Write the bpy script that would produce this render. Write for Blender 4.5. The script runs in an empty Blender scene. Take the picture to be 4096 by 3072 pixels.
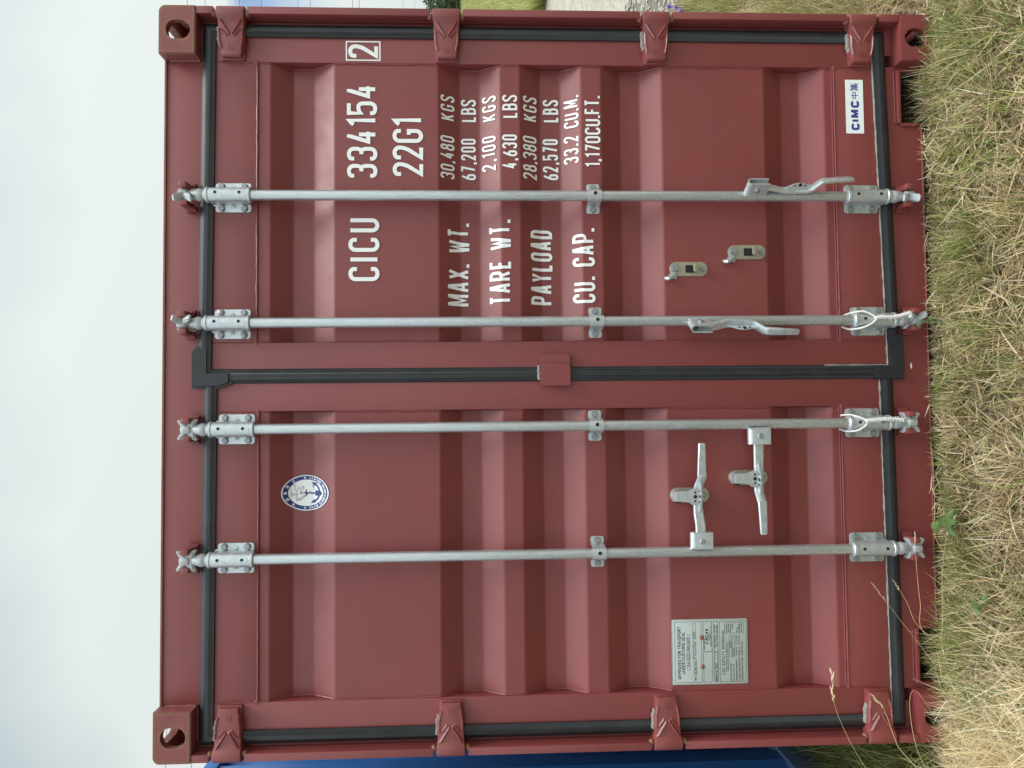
import bpy, bmesh, math, random
import numpy as np
from mathutils import Vector, Matrix
R = math.radians
rng = np.random.default_rng(7); random.seed(7)
SC = bpy.context.scene
COL = SC.collection

# ------------------------------------------------------------------ camera (phone held on its side: world up is picture left)
CAM = Vector((-.123, -2.443, 1.551)); YAW, PITCH, ROLL = R(2.18), R(-2.4), R(-.46)
fw = Vector((math.sin(YAW) * math.cos(PITCH), math.cos(YAW) * math.cos(PITCH), math.sin(PITCH)))
rt = Vector((math.cos(YAW), -math.sin(YAW), 0)); up = rt.cross(fw)
rt, up = math.cos(ROLL) * rt + math.sin(ROLL) * up, -math.sin(ROLL) * rt + math.cos(ROLL) * up
cam = bpy.data.cameras.new('camera'); camo = bpy.data.objects.new('camera', cam); COL.objects.link(camo)
m = Matrix((-up, rt, -fw)).transposed().to_4x4(); m.translation = CAM
camo.matrix_world = m
cam.sensor_width = 36; cam.lens = 3000 / 4096 * 36; cam.clip_start = .05; cam.clip_end = 2000
SC.camera = camo
SC.view_settings.view_transform = 'Standard'; SC.view_settings.look = 'None'
SC.view_settings.exposure = 0.0; SC.view_settings.gamma = 1

# ------------------------------------------------------------------ sky and sun (thin overcast, sun veiled high to the right behind the viewer)
SUN = Vector((.40, -.22, .89)).normalized()
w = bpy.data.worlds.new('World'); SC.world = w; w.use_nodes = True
nt = w.node_tree; nt.nodes.clear()
N = nt.nodes.new; L = nt.links.new
out = N('ShaderNodeOutputWorld'); mix = N('ShaderNodeMixShader'); b1 = N('ShaderNodeBackground'); b2 = N('ShaderNodeBackground')
sky = N('ShaderNodeTexSky'); sky.sky_type = 'NISHITA'; sky.sun_disc = False
sky.sun_elevation = math.asin(SUN.z); sky.sun_rotation = math.atan2(SUN.x, SUN.y)
b1.inputs[1].default_value = .15; L(sky.outputs[0], b1.inputs[0])
tc = N('ShaderNodeTexCoord')
def wmath(op, a, b=None, c=None, clamp=False):
    n = N('ShaderNodeMath'); n.operation = op; n.use_clamp = clamp
    for i, v in enumerate((a, b, c)):
        if v is None: continue
        if isinstance(v, (int, float)): n.inputs[i].default_value = v
        else: L(v, n.inputs[i])
    return n.outputs[0]
def wdot(v):
    n = N('ShaderNodeVectorMath'); n.operation = 'DOT_PRODUCT'; L(tc.outputs['Generated'], n.inputs[0]); n.inputs[1].default_value = Vector(v).normalized()
    return n.outputs['Value']
nz = N('ShaderNodeTexNoise'); nz.inputs['Scale'].default_value = 2.6; nz.inputs['Detail'].default_value = 6; nz.inputs['Roughness'].default_value = .55
L(tc.outputs['Generated'], nz.inputs['Vector'])
# a blue gap low in the sky to the right
gap = wmath('SUBTRACT', wdot((.47, .86, .215)), .9962)
gap = wmath('MULTIPLY', gap, 420, clamp=True)
cov = wmath('ADD', nz.outputs['Fac'], .26)
cov = wmath('SUBTRACT', cov, wmath('MULTIPLY', gap, .33))
cov = wmath('MULTIPLY', wmath('SUBTRACT', cov, .40), 6.5, clamp=True)
L(cov, mix.inputs[0])
wsep = N('ShaderNodeSeparateXYZ'); L(tc.outputs['Generated'], wsep.inputs[0])
nz2 = N('ShaderNodeTexNoise'); nz2.inputs['Scale'].default_value = 1.5; nz2.inputs['Detail'].default_value = 4
L(tc.outputs['Generated'], nz2.inputs['Vector'])
ramp = N('ShaderNodeValToRGB'); ramp.color_ramp.elements[0].position = .36; ramp.color_ramp.elements[1].position = .60
ramp.color_ramp.elements[0].color = (.55, .635, .68, 1); ramp.color_ramp.elements[1].color = (.85, .915, .895, 1)
# the cloud is a little heavier and bluer high up on the left
hv = wmath('MULTIPLY', wmath('SUBTRACT', wdot((-.62, .62, .62)), .88), 3.0, clamp=True)
elev = wmath('MULTIPLY', wmath('SUBTRACT', wsep.outputs['Z'], .36), 1.25, clamp=True)
fac = wmath('SUBTRACT', wmath('ADD', wmath('MULTIPLY', nz2.outputs['Fac'], .8), .20), wmath('ADD', wmath('MULTIPLY', hv, .22), elev))
L(fac, ramp.inputs[0])
L(ramp.outputs[0], b2.inputs[0])
sunside = wmath('MULTIPLY', wmath('ADD', wdot(SUN), -.05), 1.0, clamp=True)
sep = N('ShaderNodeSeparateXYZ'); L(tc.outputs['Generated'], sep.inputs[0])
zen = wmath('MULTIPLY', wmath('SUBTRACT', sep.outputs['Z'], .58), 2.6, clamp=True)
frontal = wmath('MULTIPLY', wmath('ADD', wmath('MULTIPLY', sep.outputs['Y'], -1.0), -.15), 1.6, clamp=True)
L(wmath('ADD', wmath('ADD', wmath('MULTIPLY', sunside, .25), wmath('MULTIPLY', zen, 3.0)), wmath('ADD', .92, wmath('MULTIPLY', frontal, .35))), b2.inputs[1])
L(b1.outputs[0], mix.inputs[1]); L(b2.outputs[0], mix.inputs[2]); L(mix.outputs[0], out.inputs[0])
sl = bpy.data.lights.new('sun', 'SUN'); sl.energy = 2.4; sl.angle = R(24); sl.color = (1, .96, .90)
so = bpy.data.objects.new('sun', sl); COL.objects.link(so); so.rotation_euler = SUN.to_track_quat('Z', 'Y').to_euler()

# ------------------------------------------------------------------ materials
def mat(name, col, rough=.5, metal=0, spec=.5, var=0, vscale=8, bump=0, bscale=200, col2=None, edge=None, stretch=None):
    mt = bpy.data.materials.new(name); mt.use_nodes = True
    t = mt.node_tree; bs = t.nodes['Principled BSDF']
    bs.inputs['Base Color'].default_value = (*col, 1); bs.inputs['Roughness'].default_value = rough
    bs.inputs['Metallic'].default_value = metal; bs.inputs['Specular IOR Level'].default_value = spec
    co = t.nodes.new('ShaderNodeTexCoord'); vec = co.outputs['Object']
    if stretch:
        mp = t.nodes.new('ShaderNodeMapping'); mp.inputs['Scale'].default_value = stretch
        t.links.new(vec, mp.inputs[0]); vec = mp.outputs[0]
    def noise(s, d=4, r=.6):
        n = t.nodes.new('ShaderNodeTexNoise'); n.inputs['Scale'].default_value = s; n.inputs['Detail'].default_value = d; n.inputs['Roughness'].default_value = r
        t.links.new(vec, n.inputs['Vector']); return n.outputs['Fac']
    cur = None
    if var:
        n = noise(vscale)
        mr = t.nodes.new('ShaderNodeMapRange'); mr.inputs[1].default_value = .3; mr.inputs[2].default_value = .7; mr.inputs[3].default_value = 1 - var; mr.inputs[4].default_value = 1 + var
        t.links.new(n, mr.inputs[0])
        mx = t.nodes.new('ShaderNodeMix'); mx.data_type = 'RGBA'; mx.blend_type = 'MULTIPLY'; mx.inputs[0].default_value = 1
        mx.inputs[6].default_value = (*col, 1); t.links.new(mr.outputs[0], mx.inputs[7]); cur = mx.outputs[2]
        rr = t.nodes.new('ShaderNodeMapRange'); rr.inputs[1].default_value = .3; rr.inputs[2].default_value = .7; rr.inputs[3].default_value = max(0, rough - .07); rr.inputs[4].default_value = rough + .08
        t.links.new(noise(vscale * 2.3), rr.inputs[0]); t.links.new(rr.outputs[0], bs.inputs['Roughness'])
    if col2:
        for k, (c2, sc, lo, hi) in enumerate(col2):
            rp = t.nodes.new('ShaderNodeMapRange'); rp.inputs[1].default_value = lo; rp.inputs[2].default_value = hi
            t.links.new(noise(sc, 6, .65), rp.inputs[0])
            mx = t.nodes.new('ShaderNodeMix'); mx.data_type = 'RGBA'; t.links.new(rp.outputs[0], mx.inputs[0])
            if cur: t.links.new(cur, mx.inputs[6])
            else: mx.inputs[6].default_value = (*col, 1)
            mx.inputs[7].default_value = (*c2, 1); cur = mx.outputs[2]
    if edge:                      # chipped and rusty along the metal's own edges
        ecol, rad, sc, lo, hi = edge
        be = t.nodes.new('ShaderNodeBevel'); be.samples = 4; be.inputs['Radius'].default_value = rad
        ge = t.nodes.new('ShaderNodeNewGeometry'); dt = t.nodes.new('ShaderNodeVectorMath'); dt.operation = 'DOT_PRODUCT'
        t.links.new(be.outputs[0], dt.inputs[0]); t.links.new(ge.outputs['Normal'], dt.inputs[1])
        e1 = t.nodes.new('ShaderNodeMapRange'); e1.inputs[1].default_value = .995; e1.inputs[2].default_value = .90; t.links.new(dt.outputs['Value'], e1.inputs[0])
        e2 = t.nodes.new('ShaderNodeMapRange'); e2.inputs[1].default_value = lo; e2.inputs[2].default_value = hi; t.links.new(noise(sc, 6, .7), e2.inputs[0])
        em = t.nodes.new('ShaderNodeMath'); em.operation = 'MULTIPLY'; t.links.new(e1.outputs[0], em.inputs[0]); t.links.new(e2.outputs[0], em.inputs[1])
        mx = t.nodes.new('ShaderNodeMix'); mx.data_type = 'RGBA'; t.links.new(em.outputs[0], mx.inputs[0])
        if cur: t.links.new(cur, mx.inputs[6])
        else: mx.inputs[6].default_value = (*col, 1)
        mx.inputs[7].default_value = (*ecol, 1); cur = mx.outputs[2]
    if cur: t.links.new(cur, bs.inputs['Base Color'])
    if bump:
        bp = t.nodes.new('ShaderNodeBump'); bp.inputs['Strength'].default_value = bump; bp.inputs['Distance'].default_value = .002
        t.links.new(noise(bscale, 3), bp.inputs['Height']); t.links.new(bp.outputs[0], bs.inputs['Normal'])
    return mt
RED = (.214, .0415, .0405)
M = {}
M['red'] = mat('red_paint', RED, .47, spec=.68, var=.04, vscale=3, col2=[((.52, .42, .38), 120, .765, .785)])
M['red_cast'] = mat('worn_red_paint', (.225, .062, .058), .5, var=.12, vscale=16, bump=.4, bscale=120,
                    col2=[((.20, .10, .05), 15, .62, .74), ((.34, .26, .20), 40, .70, .76)], edge=((.25, .14, .065), .018, 30, .34, .56))
M['red_edge'] = mat('scuffed_red_paint', (.226, .048, .047), .42, spec=.7, var=.07, vscale=9, bump=.12, bscale=180,
                    col2=[((.22, .12, .05), 11, .72, .80)], edge=((.24, .12, .06), .005, 30, .55, .70))
M['weld'] = mat('painted_weld', (.225, .048, .047), .38, var=.1, vscale=30, bump=.6, bscale=160)
M['rubber'] = mat('black_rubber', (.021, .024, .028), .42, var=.25, vscale=14, bump=.2, bscale=300, stretch=None,
                  col2=[((.10, .105, .10), 60, .70, .76)])
M['seal'] = mat('grey_sealant', (.27, .26, .235), .6, var=.2, vscale=40, bump=.6, bscale=150)
M['zinc'] = mat('galvanised_steel', (.58, .635, .66), .36, metal=.62, var=.13, vscale=60, bump=.25, bscale=140, col2=[((.38, .40, .41), 34, .60, .72)])
M['tube'] = mat('galvanised_tube', (.55, .605, .635), .27, metal=.72, var=.09, vscale=45, bump=.08, bscale=160,
                col2=[((.66, .70, .72), 60, .56, .70)], stretch=(3, 3, .35))
M['cast'] = mat('cast_zinc', (.47, .50, .51), .55, metal=.35, var=.2, vscale=60, bump=.4, bscale=120)
M['bolt'] = mat('bolt_steel', (.33, .35, .36), .45, metal=.6, var=.15, vscale=90)
M['yzinc'] = mat('yellow_zinc_plate', (.50, .49, .385), .38, metal=.75, var=.12, vscale=45, bump=.2, bscale=160)
M['hole'] = mat('dark_hole', (.008, .008, .009), .7)
M['white'] = mat('white_vinyl', (.88, .90, .90), .45, var=.03, vscale=20)
M['blue_ink'] = mat('blue_ink', (.030, .055, .30), .45)
M['navy_ink'] = mat('navy_ink', (.018, .04, .19), .45)
M['black_ink'] = mat('black_ink', (.02, .022, .03), .5)
M['plate'] = mat('metal_plate', (.55, .62, .60), .38, metal=.35, var=.05, vscale=12)
M['rivet'] = mat('copper_rivet', (.30, .13, .09), .45, metal=.4)
M['rope'] = mat('white_rope', (.74, .73, .69), .8, var=.1, vscale=120, bump=.8, bscale=400)
M['bluep'] = mat('blue_paint', (.035, .17, .50), .33, var=.06, vscale=4, bump=.05, bscale=200)
M['bluerail'] = mat('grey_blue_paint', (.10, .17, .27), .45, var=.1, vscale=9)  # greyer, less saturated blue for the bottom rail
M['dark'] = mat('shade_dark_steel', (.03, .02, .018), .7)  # near black: pocket shade is put into the colour; the floor shares it
M['soil'] = mat('soil', (.085, .062, .038), .95, var=.35, vscale=9, bump=1, bscale=60, col2=[((.30, .25, .15), 40, .52, .66)])
M['tar'] = mat('worn_gravel_road', (.36, .32, .24), .9, var=.25, vscale=5, bump=1, bscale=30, col2=[((.44, .41, .33), 28, .48, .60), ((.11, .10, .08), 34, .56, .66)])
M['gravel'] = mat('gravel_bed', (.16, .145, .115), .95, var=.3, vscale=12, bump=1, bscale=60)
M['stone'] = mat('pale_stone', (.40, .37, .30), .85, var=.4, vscale=30)
M['bark'] = mat('bark', (.09, .07, .05), .9, var=.3, vscale=12, bump=1, bscale=20)
M['wire'] = mat('wire', (.10, .11, .12), .6)
M['petal'] = mat('purple_petal', (.30, .16, .55), .6)
M['stem'] = mat('dry_stem', (.48, .36, .17), .7, var=.2, vscale=20)
M['seedhead'] = mat('seed_head', (.66, .54, .34), .7, var=.15, vscale=30)
M['fluff'] = mat('pale_fluff', (.80, .76, .64), .8)
def tint_mat(name, transl=.35, rough=.6):
    mt = bpy.data.materials.new(name); mt.use_nodes = True; t = mt.node_tree; t.nodes.clear()
    o = t.nodes.new('ShaderNodeOutputMaterial'); a = t.nodes.new('ShaderNodeAttribute'); a.attribute_name = 'tint'
    p = t.nodes.new('ShaderNodeBsdfPrincipled'); p.inputs['Roughness'].default_value = rough; p.inputs['Specular IOR Level'].default_value = .3
    tr = t.nodes.new('ShaderNodeBsdfTranslucent'); mx = t.nodes.new('ShaderNodeMixShader'); mx.inputs[0].default_value = transl
    t.links.new(a.outputs['Color'], p.inputs['Base Color']); t.links.new(a.outputs['Color'], tr.inputs[0])
    t.links.new(p.outputs[0], mx.inputs[1]); t.links.new(tr.outputs[0], mx.inputs[2]); t.links.new(mx.outputs[0], o.inputs[0])
    return mt
M['blade'] = tint_mat('grass_blade'); M['leaf'] = tint_mat('tree_leaf', .25)
M['weedleaf'] = mat('weed_leaf', (.085, .15, .04), .5, var=.2, vscale=30)

# ------------------------------------------------------------------ mesh helpers
def merge(bm, t, mi=0):
    for f in t.faces: f.material_index = mi
    me = bpy.data.meshes.new('tmp'); t.to_mesh(me); t.free(); bm.from_mesh(me); bpy.data.meshes.remove(me)
def bev(t, b, seg=2):
    if b: bmesh.ops.bevel(t, geom=t.edges[:], offset=b, segments=seg, affect='EDGES', profile=.6, clamp_overlap=True)
def box(bm, x0, x1, y0, y1, z0, z1, b=0, mi=0, seg=2):
    t = bmesh.new(); bmesh.ops.create_cube(t, size=1)
    for v in t.verts: v.co = Vector(((x0 + x1) / 2 + v.co.x * (x1 - x0), (y0 + y1) / 2 + v.co.y * (y1 - y0), (z0 + z1) / 2 + v.co.z * (z1 - z0)))
    bev(t, b, seg); merge(bm, t, mi)
def prism(bm, pts, d0, d1, b=0, mi=0, axes='XZ', seg=2):
    """polygon pts in the plane `axes`, extruded between d0 and d1 along the third axis"""
    t = bmesh.new()
    def mk(p, d):
        if axes == 'XZ': return (p[0], d, p[1])
        if axes == 'YZ': return (d, p[0], p[1])
        return (p[0], p[1], d)
    A = [t.verts.new(mk(p, d0)) for p in pts]; B = [t.verts.new(mk(p, d1)) for p in pts]
    t.faces.new(A); t.faces.new(B[::-1]); n = len(pts)
    for i in range(n): t.faces.new((A[i], B[i], B[(i + 1) % n], A[(i + 1) % n]))
    bmesh.ops.recalc_face_normals(t, faces=t.faces[:])
    if b:
        es = [e for e in t.edges if len(e.link_faces) == 2 and any(f.verts[:] and len(f.verts) == n and n > 4 or abs(f.normal.dot({'XZ': Vector((0, 1, 0)), 'YZ': Vector((1, 0, 0)), 'XY': Vector((0, 0, 1))}[axes])) > .9 for f in e.link_faces)]
        bmesh.ops.bevel(t, geom=es, offset=b, segments=seg, affect='EDGES', clamp_overlap=True)
    merge(bm, t, mi)
def frame_of(d):
    d = Vector(d).normalized(); a = Vector((0, 0, 1)) if abs(d.z) < .9 else Vector((1, 0, 0))
    u = d.cross(a).normalized(); return u, d.cross(u).normalized()
def lathe(bm, p0, d, prof, seg=24, mi=0, cap=True):
    """rings (s, r) along direction d from p0"""
    t = bmesh.new(); p0 = Vector(p0); d = Vector(d).normalized(); u, v = frame_of(d); rings = []
    for s, r in prof:
        rings.append([t.verts.new(p0 + d * s + (u * math.cos(2 * math.pi * k / seg) + v * math.sin(2 * math.pi * k / seg)) * r) for k in range(seg)])
    for a, b in zip(rings, rings[1:]):
        for k in range(seg): t.faces.new((a[k], a[(k + 1) % seg], b[(k + 1) % seg], b[k]))
    if cap: t.faces.new(rings[0][::-1]); t.faces.new(rings[-1])
    bmesh.ops.recalc_face_normals(t, faces=t.faces[:]); merge(bm, t, mi)
def tube(bm, pts, r, seg=8, mi=0, closed=False):
    t = bmesh.new(); pts = [Vector(p) for p in pts]; n = len(pts); rings = []
    ref = None
    for i, p in enumerate(pts):
        a = pts[max(0, i - 1)] if not closed else pts[i - 1]; b = pts[min(n - 1, i + 1)] if not closed else pts[(i + 1) % n]
        d = (b - a).normalized()
        if ref is None: u, v = frame_of(d)
        else:
            u = (ref - d * ref.dot(d)); u = u.normalized() if u.length > 1e-6 else frame_of(d)[0]; v = d.cross(u)
        ref = u; rr = r[i] if hasattr(r, '__len__') else r
        rings.append([t.verts.new(p + (u * math.cos(2 * math.pi * k / seg) + v * math.sin(2 * math.pi * k / seg)) * rr) for k in range(seg)])
    pr = list(zip(rings, rings[1:])) + ([(rings[-1], rings[0])] if closed else [])
    for a, b in pr:
        for k in range(seg): t.faces.new((a[k], a[(k + 1) % seg], b[(k + 1) % seg], b[k]))
    if not closed: t.faces.new(rings[0][::-1]); t.faces.new(rings[-1])
    bmesh.ops.recalc_face_normals(t, faces=t.faces[:]); merge(bm, t, mi)
def ridge(bm, p, q, wd, h, up=Vector((0, -1, 0)), mi=0):
    """a low raised rib, tapered at both ends"""
    p, q, = Vector(p), Vector(q); d = (q - p); s = d.cross(up).normalized() * wd / 2
    t = bmesh.new()
    V = [t.verts.new(c) for c in (p + s, p - s, q - s, q + s, p + d * .12 + up * h, q - d * .12 + up * h)]
    for f in ((0, 1, 4), (1, 2, 5, 4), (2, 3, 5), (3, 0, 4, 5), (0, 3, 2, 1)): t.faces.new([V[i] for i in f])
    bmesh.ops.recalc_face_normals(t, faces=t.faces[:]); merge(bm, t, mi)
def offset_path(pr, th):
    P = [Vector(p) for p in pr]; o = []
    for i, p in enumerate(P):
        a = (p - P[i - 1]).normalized() if i else (P[1] - p).normalized(); b = (P[i + 1] - p).normalized() if i < len(P) - 1 else a
        nn = (Vector((-a.y, a.x)) + Vector((-b.y, b.x))).normalized(); o.append(p + nn * th / max(.4, nn.dot(Vector((-a.y, a.x)))))
    return [tuple(p) for p in P] + [tuple(p) for p in o[::-1]]
def hexbolt(bm, x, y, z, r=.0100, h=.008, mi=1, a=0, dome=False):
    lathe(bm, (x, y, z), (0, -1, 0), [(0, r * 1.12), (.0015, r * 1.12)], 20, mi)
    if dome: lathe(bm, (x, y - .0015, z), (0, -1, 0), [(0, r * 1.15), (.004, r * 1.05), (.0065, r * .7), (.0075, r * .25)], 20, mi)
    else:
        t = bmesh.new(); P = []
        for k in range(6): P.append((x + r * math.cos(a + k * math.pi / 3), z + r * math.sin(a + k * math.pi / 3)))
        t.free(); prism(bm, P, y - .0015 - h, y - .0015, .0012, mi)
def roundrect(cx, cz, wx, wz, r, n=5):
    P = []
    for sx, sz, a0 in ((1, 1, 0), (-1, 1, 90), (-1, -1, 180), (1, -1, 270)):
        for k in range(n + 1):
            a = R(a0 + 90 * k / n); P.append((cx + sx * (wx / 2 - r) + r * math.cos(a), cz + sz * (wz / 2 - r) + r * math.sin(a)))
    return P
def obj(name, bm, mats, parent=None, loc=None, smooth=38, recalc=False):
    if recalc: bmesh.ops.recalc_face_normals(bm, faces=bm.faces[:])
    me = bpy.data.meshes.new(name); bm.to_mesh(me); bm.free()
    for mm in (mats if isinstance(mats, (list, tuple)) else [mats]): me.materials.append(M[mm])
    for p in me.polygons: p.use_smooth = True
    me.set_sharp_from_angle(angle=R(smooth))
    o = bpy.data.objects.new(name, me); COL.objects.link(o)
    if parent: o.parent = parent
    if loc: o.location = loc
    return o
def thing(name, label, cat, loc=(0, 0, 0), group=None):
    o = bpy.data.objects.new(name, None); COL.objects.link(o); o.location = loc; o.empty_display_size = .1
    return tag(o, label, cat, group)
def tag(o, label=None, cat=None, group=None, kind=None):
    for k, v in (('label', label), ('category', cat), ('group', group), ('kind', kind)):
        if v: o[k] = v
    return o
def dup(o, parent=None, loc=None):
    c = o.copy(); COL.objects.link(c); c.parent = parent
    if loc: c.location = loc
    for ch in list(o.children): dup(ch, c)
    return c

# ------------------------------------------------------------------ stroke lettering
def rp(pts, closed=False, n=6):
    """round the corners of a path; each point (x, y[, radius])"""
    P = [(Vector((p[0], p[1])), p[2] if len(p) > 2 else 0) for p in pts]; o = []; k = len(P)
    for i, (p, r) in enumerate(P):
        if not r or (not closed and i in (0, k - 1)): o.append(p); continue
        a, b = P[i - 1][0], P[(i + 1) % k][0]; la, lb = (a - p).length, (b - p).length
        r1 = min(r, la * .5); r2 = min(r, lb * .5)
        s, e = p + (a - p).normalized() * r1, p + (b - p).normalized() * r2
        c = .552
        for j in range(n + 1):
            t = j / n; q1 = s.lerp(p, c); q2 = e.lerp(p, c)
            o.append(s * (1 - t) ** 3 + q1 * 3 * t * (1 - t) ** 2 + q2 * 3 * t * t * (1 - t) + e * t ** 3)
    return o
G = 9  # "as round as fits"
GL = {  # glyph: (relative width, [strokes]); x and y run 0..1 over the stroke centre lines
 '0': (1, [[(0, 1, G), (1, 1, G), (1, 0, G), (0, 0, G), 'c']]), '1': (.42, [[(0, .82), (.35, .9), (1, 1), (1, 0)]]),
 '2': (1, [[(0, .76), (0, 1, G), (1, 1, G), (1, .62, G), (0, .0), (1, 0)]]),
 '3': (1, [[(0, .80), (0, 1, G), (1, 1, G), (1, .53, G), (.45, .53)], [(.45, .53), (1, .53, G), (1, 0, G), (0, 0, G), (0, .20)]]),
 '4': (1, [[(.72, 0), (.72, .62)], [(.72, 1), (.58, 1), (0, .27), (1, .27)]]), '5': (1, [[(1, 1), (0, 1), (0, .55), (.15, .62, G), (1, .66, G), (1, 0, G), (0, 0, G), (0, .2)]]),
 '6': (1, [[(.8, 1), (0, .45, G), (0, 0, G), (1, 0, G), (1, .55, G), (.12, .55, G), (0, .33)]]), '7': (1, [[(0, 1), (1, 1), (.35, 0)]]),
 '8': (1, [[(.08, 1, G), (.92, 1, G), (.92, .53, G), (.08, .53, G), 'c'], [(0, .53, G), (1, .53, G), (1, 0, G), (0, 0, G), 'c']]),
 '9': (1, [[(.2, 0), (1, .55, G), (1, 1, G), (0, 1, G), (0, .45, G), (.88, .45, G), (1, .67)]]),
 'A': (1.05, [[(0, 0), (.42, 1), (.58, 1), (1, 0)], [(.17, .27), (.83, .27)]]), 'B': (1, [[(0, .53), (0, 1), (.92, 1, G), (.92, .53, G), (0, .53), (0, 0), (1, 0, G), (1, .53, G), (.5, .53)]]),
 'C': (1, [[(1, .76), (1, 1, G), (0, 1, G), (0, 0, G), (1, 0, G), (1, .24)]]), 'D': (1, [[(0, 0), (0, 1), (1, 1, .8), (1, 0, .8), 'c']]),
 'E': (.85, [[(1, 1), (0, 1), (0, 0), (1, 0)], [(0, .52), (.8, .52)]]), 'F': (.85, [[(1, 1), (0, 1), (0, 0)], [(0, .52), (.8, .52)]]),
 'G': (1, [[(1, .76), (1, 1, G), (0, 1, G), (0, 0, G), (1, 0, G), (1, .46), (.62, .46)]]), 'H': (1, [[(0, 0), (0, 1)], [(1, 0), (1, 1)], [(0, .5), (1, .5)]]),
 'I': (.02, [[(.5, 0), (.5, 1)]]), 'J': (.8, [[(1, 1), (1, 0, G), (0, 0, G), (0, .25)]]), 'K': (1, [[(0, 0), (0, 1)], [(1, 1), (.05, .38)], [(.35, .58), (1, 0)]]),
 'L': (.82, [[(0, 1), (0, 0), (1, 0)]]), 'M': (1.3, [[(0, 0), (0, 1), (.08, 1), (.5, .2), (.92, 1), (1, 1), (1, 0)]]), 'N': (1.05, [[(0, 0), (0, 1), (1, 0), (1, 1)]]),
 'O': (1, [[(0, 1, G), (1, 1, G), (1, 0, G), (0, 0, G), 'c']]), 'P': (1, [[(0, 0), (0, 1), (1, 1, G), (1, .44, G), (0, .44)]]),
 'Q': (1, [[(0, 1, G), (1, 1, G), (1, 0, G), (0, 0, G), 'c'], [(.6, .22), (1.05, -.06)]]),
 'R': (1, [[(0, 0), (0, 1), (1, 1, G), (1, .46, G), (0, .46)], [(.5, .46), (1, 0)]]), 'S': (1, [[(1, .78), (1, 1, G), (0, 1, G), (0, .62, G), (1, .40, G), (1, 0, G), (0, 0, G), (0, .22)]]),
 'T': (.95, [[(0, 1), (1, 1)], [(.5, 1), (.5, 0)]]), 'U': (1, [[(0, 1), (0, 0, G), (1, 0, G), (1, 1)]]), 'V': (1, [[(0, 1), (.46, 0), (.54, 0), (1, 1)]]),
 'W': (1.45, [[(0, 1), (.24, 0), (.28, 0), (.5, .85), (.72, 0), (.76, 0), (1, 1)]]), 'X': (1, [[(0, 0), (1, 1)], [(0, 1), (1, 0)]]), 'Y': (1, [[(0, 1), (.5, .45), (1, 1)], [(.5, .45), (.5, 0)]]),
 'Z': (1, [[(0, 1), (1, 1), (0, 0), (1, 0)]]), '/': (.6, [[(0, -.05), (1, 1.05)]]), '-': (.5, [[(0, .47), (1, .47)]]), '.': (.02, [[(.5, -.07), (.5, .08)]]),
 ',': (.1, [[(.2, -.16), (.8, .08)]]), "'": (.05, [[(.5, .75), (.5, 1.05)]]), '(': (.3, [[(1, 1.05), (0, .8, G), (0, .2, G), (1, -.05)]]), ')': (.3, [[(0, 1.05), (1, .8, G), (1, .2, G), (0, -.05)]]), ' ': (.6, []),
 # strokes of the written characters on the stickers
 '@zhong': (1.1, [[(.05, .78), (.95, .78), (.95, .38), (.05, .38), 'c'], [(.5, 1.05), (.5, -.05)]]),
 '@ji': (1.15, [[(.25, 1.05), (0, .72)], [(.2, .85), (.2, .36)], [(.2, .85), (.95, .85)], [(.22, .69), (.88, .69)], [(.22, .54), (.88, .54)], [(.2, .38), (1, .38)], [(.58, .98), (.58, .38)], [(0, .24), (1, .24)], [(.5, .38), (.5, -.05)], [(.42, .2), (.02, -.02)], [(.58, .2), (1, -.02)]]),
 '@guo': (1.05, [[(0, 0), (0, 1), (1, 1), (1, 0), 'c'], [(.2, .8), (.8, .8)], [(.22, .5), (.78, .5)], [(.2, .2), (.8, .2)], [(.5, .8), (.5, .2)]]),
 '@chuan': (1.1, [[(.3, 1.05), (.12, .85), (.12, .0)], [(.12, .85), (.48, .85), (.48, 0)], [(0, .42), (.6, .42)], [(.7, .95), (.7, .7), (.62, .6)], [(.7, .95), (.95, .95), (.95, .62)], [(.68, .4), (.95, .4), (.95, 0), (.68, 0), 'c']]),
 '@ji2': (1.1, [[(.3, 1.05), (.05, .72), (.35, .72), (.05, .4), (.4, .46)], [(0, .05), (.4, .2)], [(.55, .95), (.92, .95), (.78, .6), (1, .6), (.5, 0)], [(.6, .95), (.6, .5), (.42, 0)], [(.6, .5), (1, 0)]]),
 '@she': (1.1, [[(.22, 1.05), (.3, .9)], [(.05, .8), (.4, .8), (.05, .35)], [(.25, .58), (.25, -.05)], [(.28, .5), (.45, .38)], [(.52, .62), (1, .62)], [(.75, 1), (.75, .0)], [(.48, .0), (1.04, .0)]]),
}
def ribbon(path, wd, closed):
    P = [p for i, p in enumerate(path) if i == 0 or (p - path[i - 1]).length > 1e-6]
    if closed and (P[0] - P[-1]).length < 1e-6: P.pop()
    n = len(P); Lp, Rp = [], []
    for i in range(n):
        a = P[i - 1] if (closed or i) else None; b = P[(i + 1) % n] if (closed or i < n - 1) else None
        d1 = (P[i] - a).normalized() if a is not None else None; d2 = (b - P[i]).normalized() if b is not None else None
        if d1 is None: d1 = d2
        if d2 is None: d2 = d1
        nn = (Vector((-d1.y, d1.x)) + Vector((-d2.y, d2.x)))
        if nn.length < 1e-4: nn = Vector((-d1.y, d1.x))
        nn.normalize(); k = min(1.8, 1 / max(.3, nn.dot(Vector((-d1.y, d1.x)))))
        Lp.append(P[i] + nn * wd / 2 * k); Rp.append(P[i] - nn * wd / 2 * k)
    q = []
    for i in range(n if closed else n - 1):
        j = (i + 1) % n; q.append((Rp[i], Rp[j], Lp[j], Lp[i]))
    return q
def tokens(s):
    o = []; i = 0
    while i < len(s):
        if s[i] == '@':
            j = s.index('#', i); o.append(s[i:j]); i = j + 1
        else: o.append(s[i]); i += 1
    return o
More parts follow.
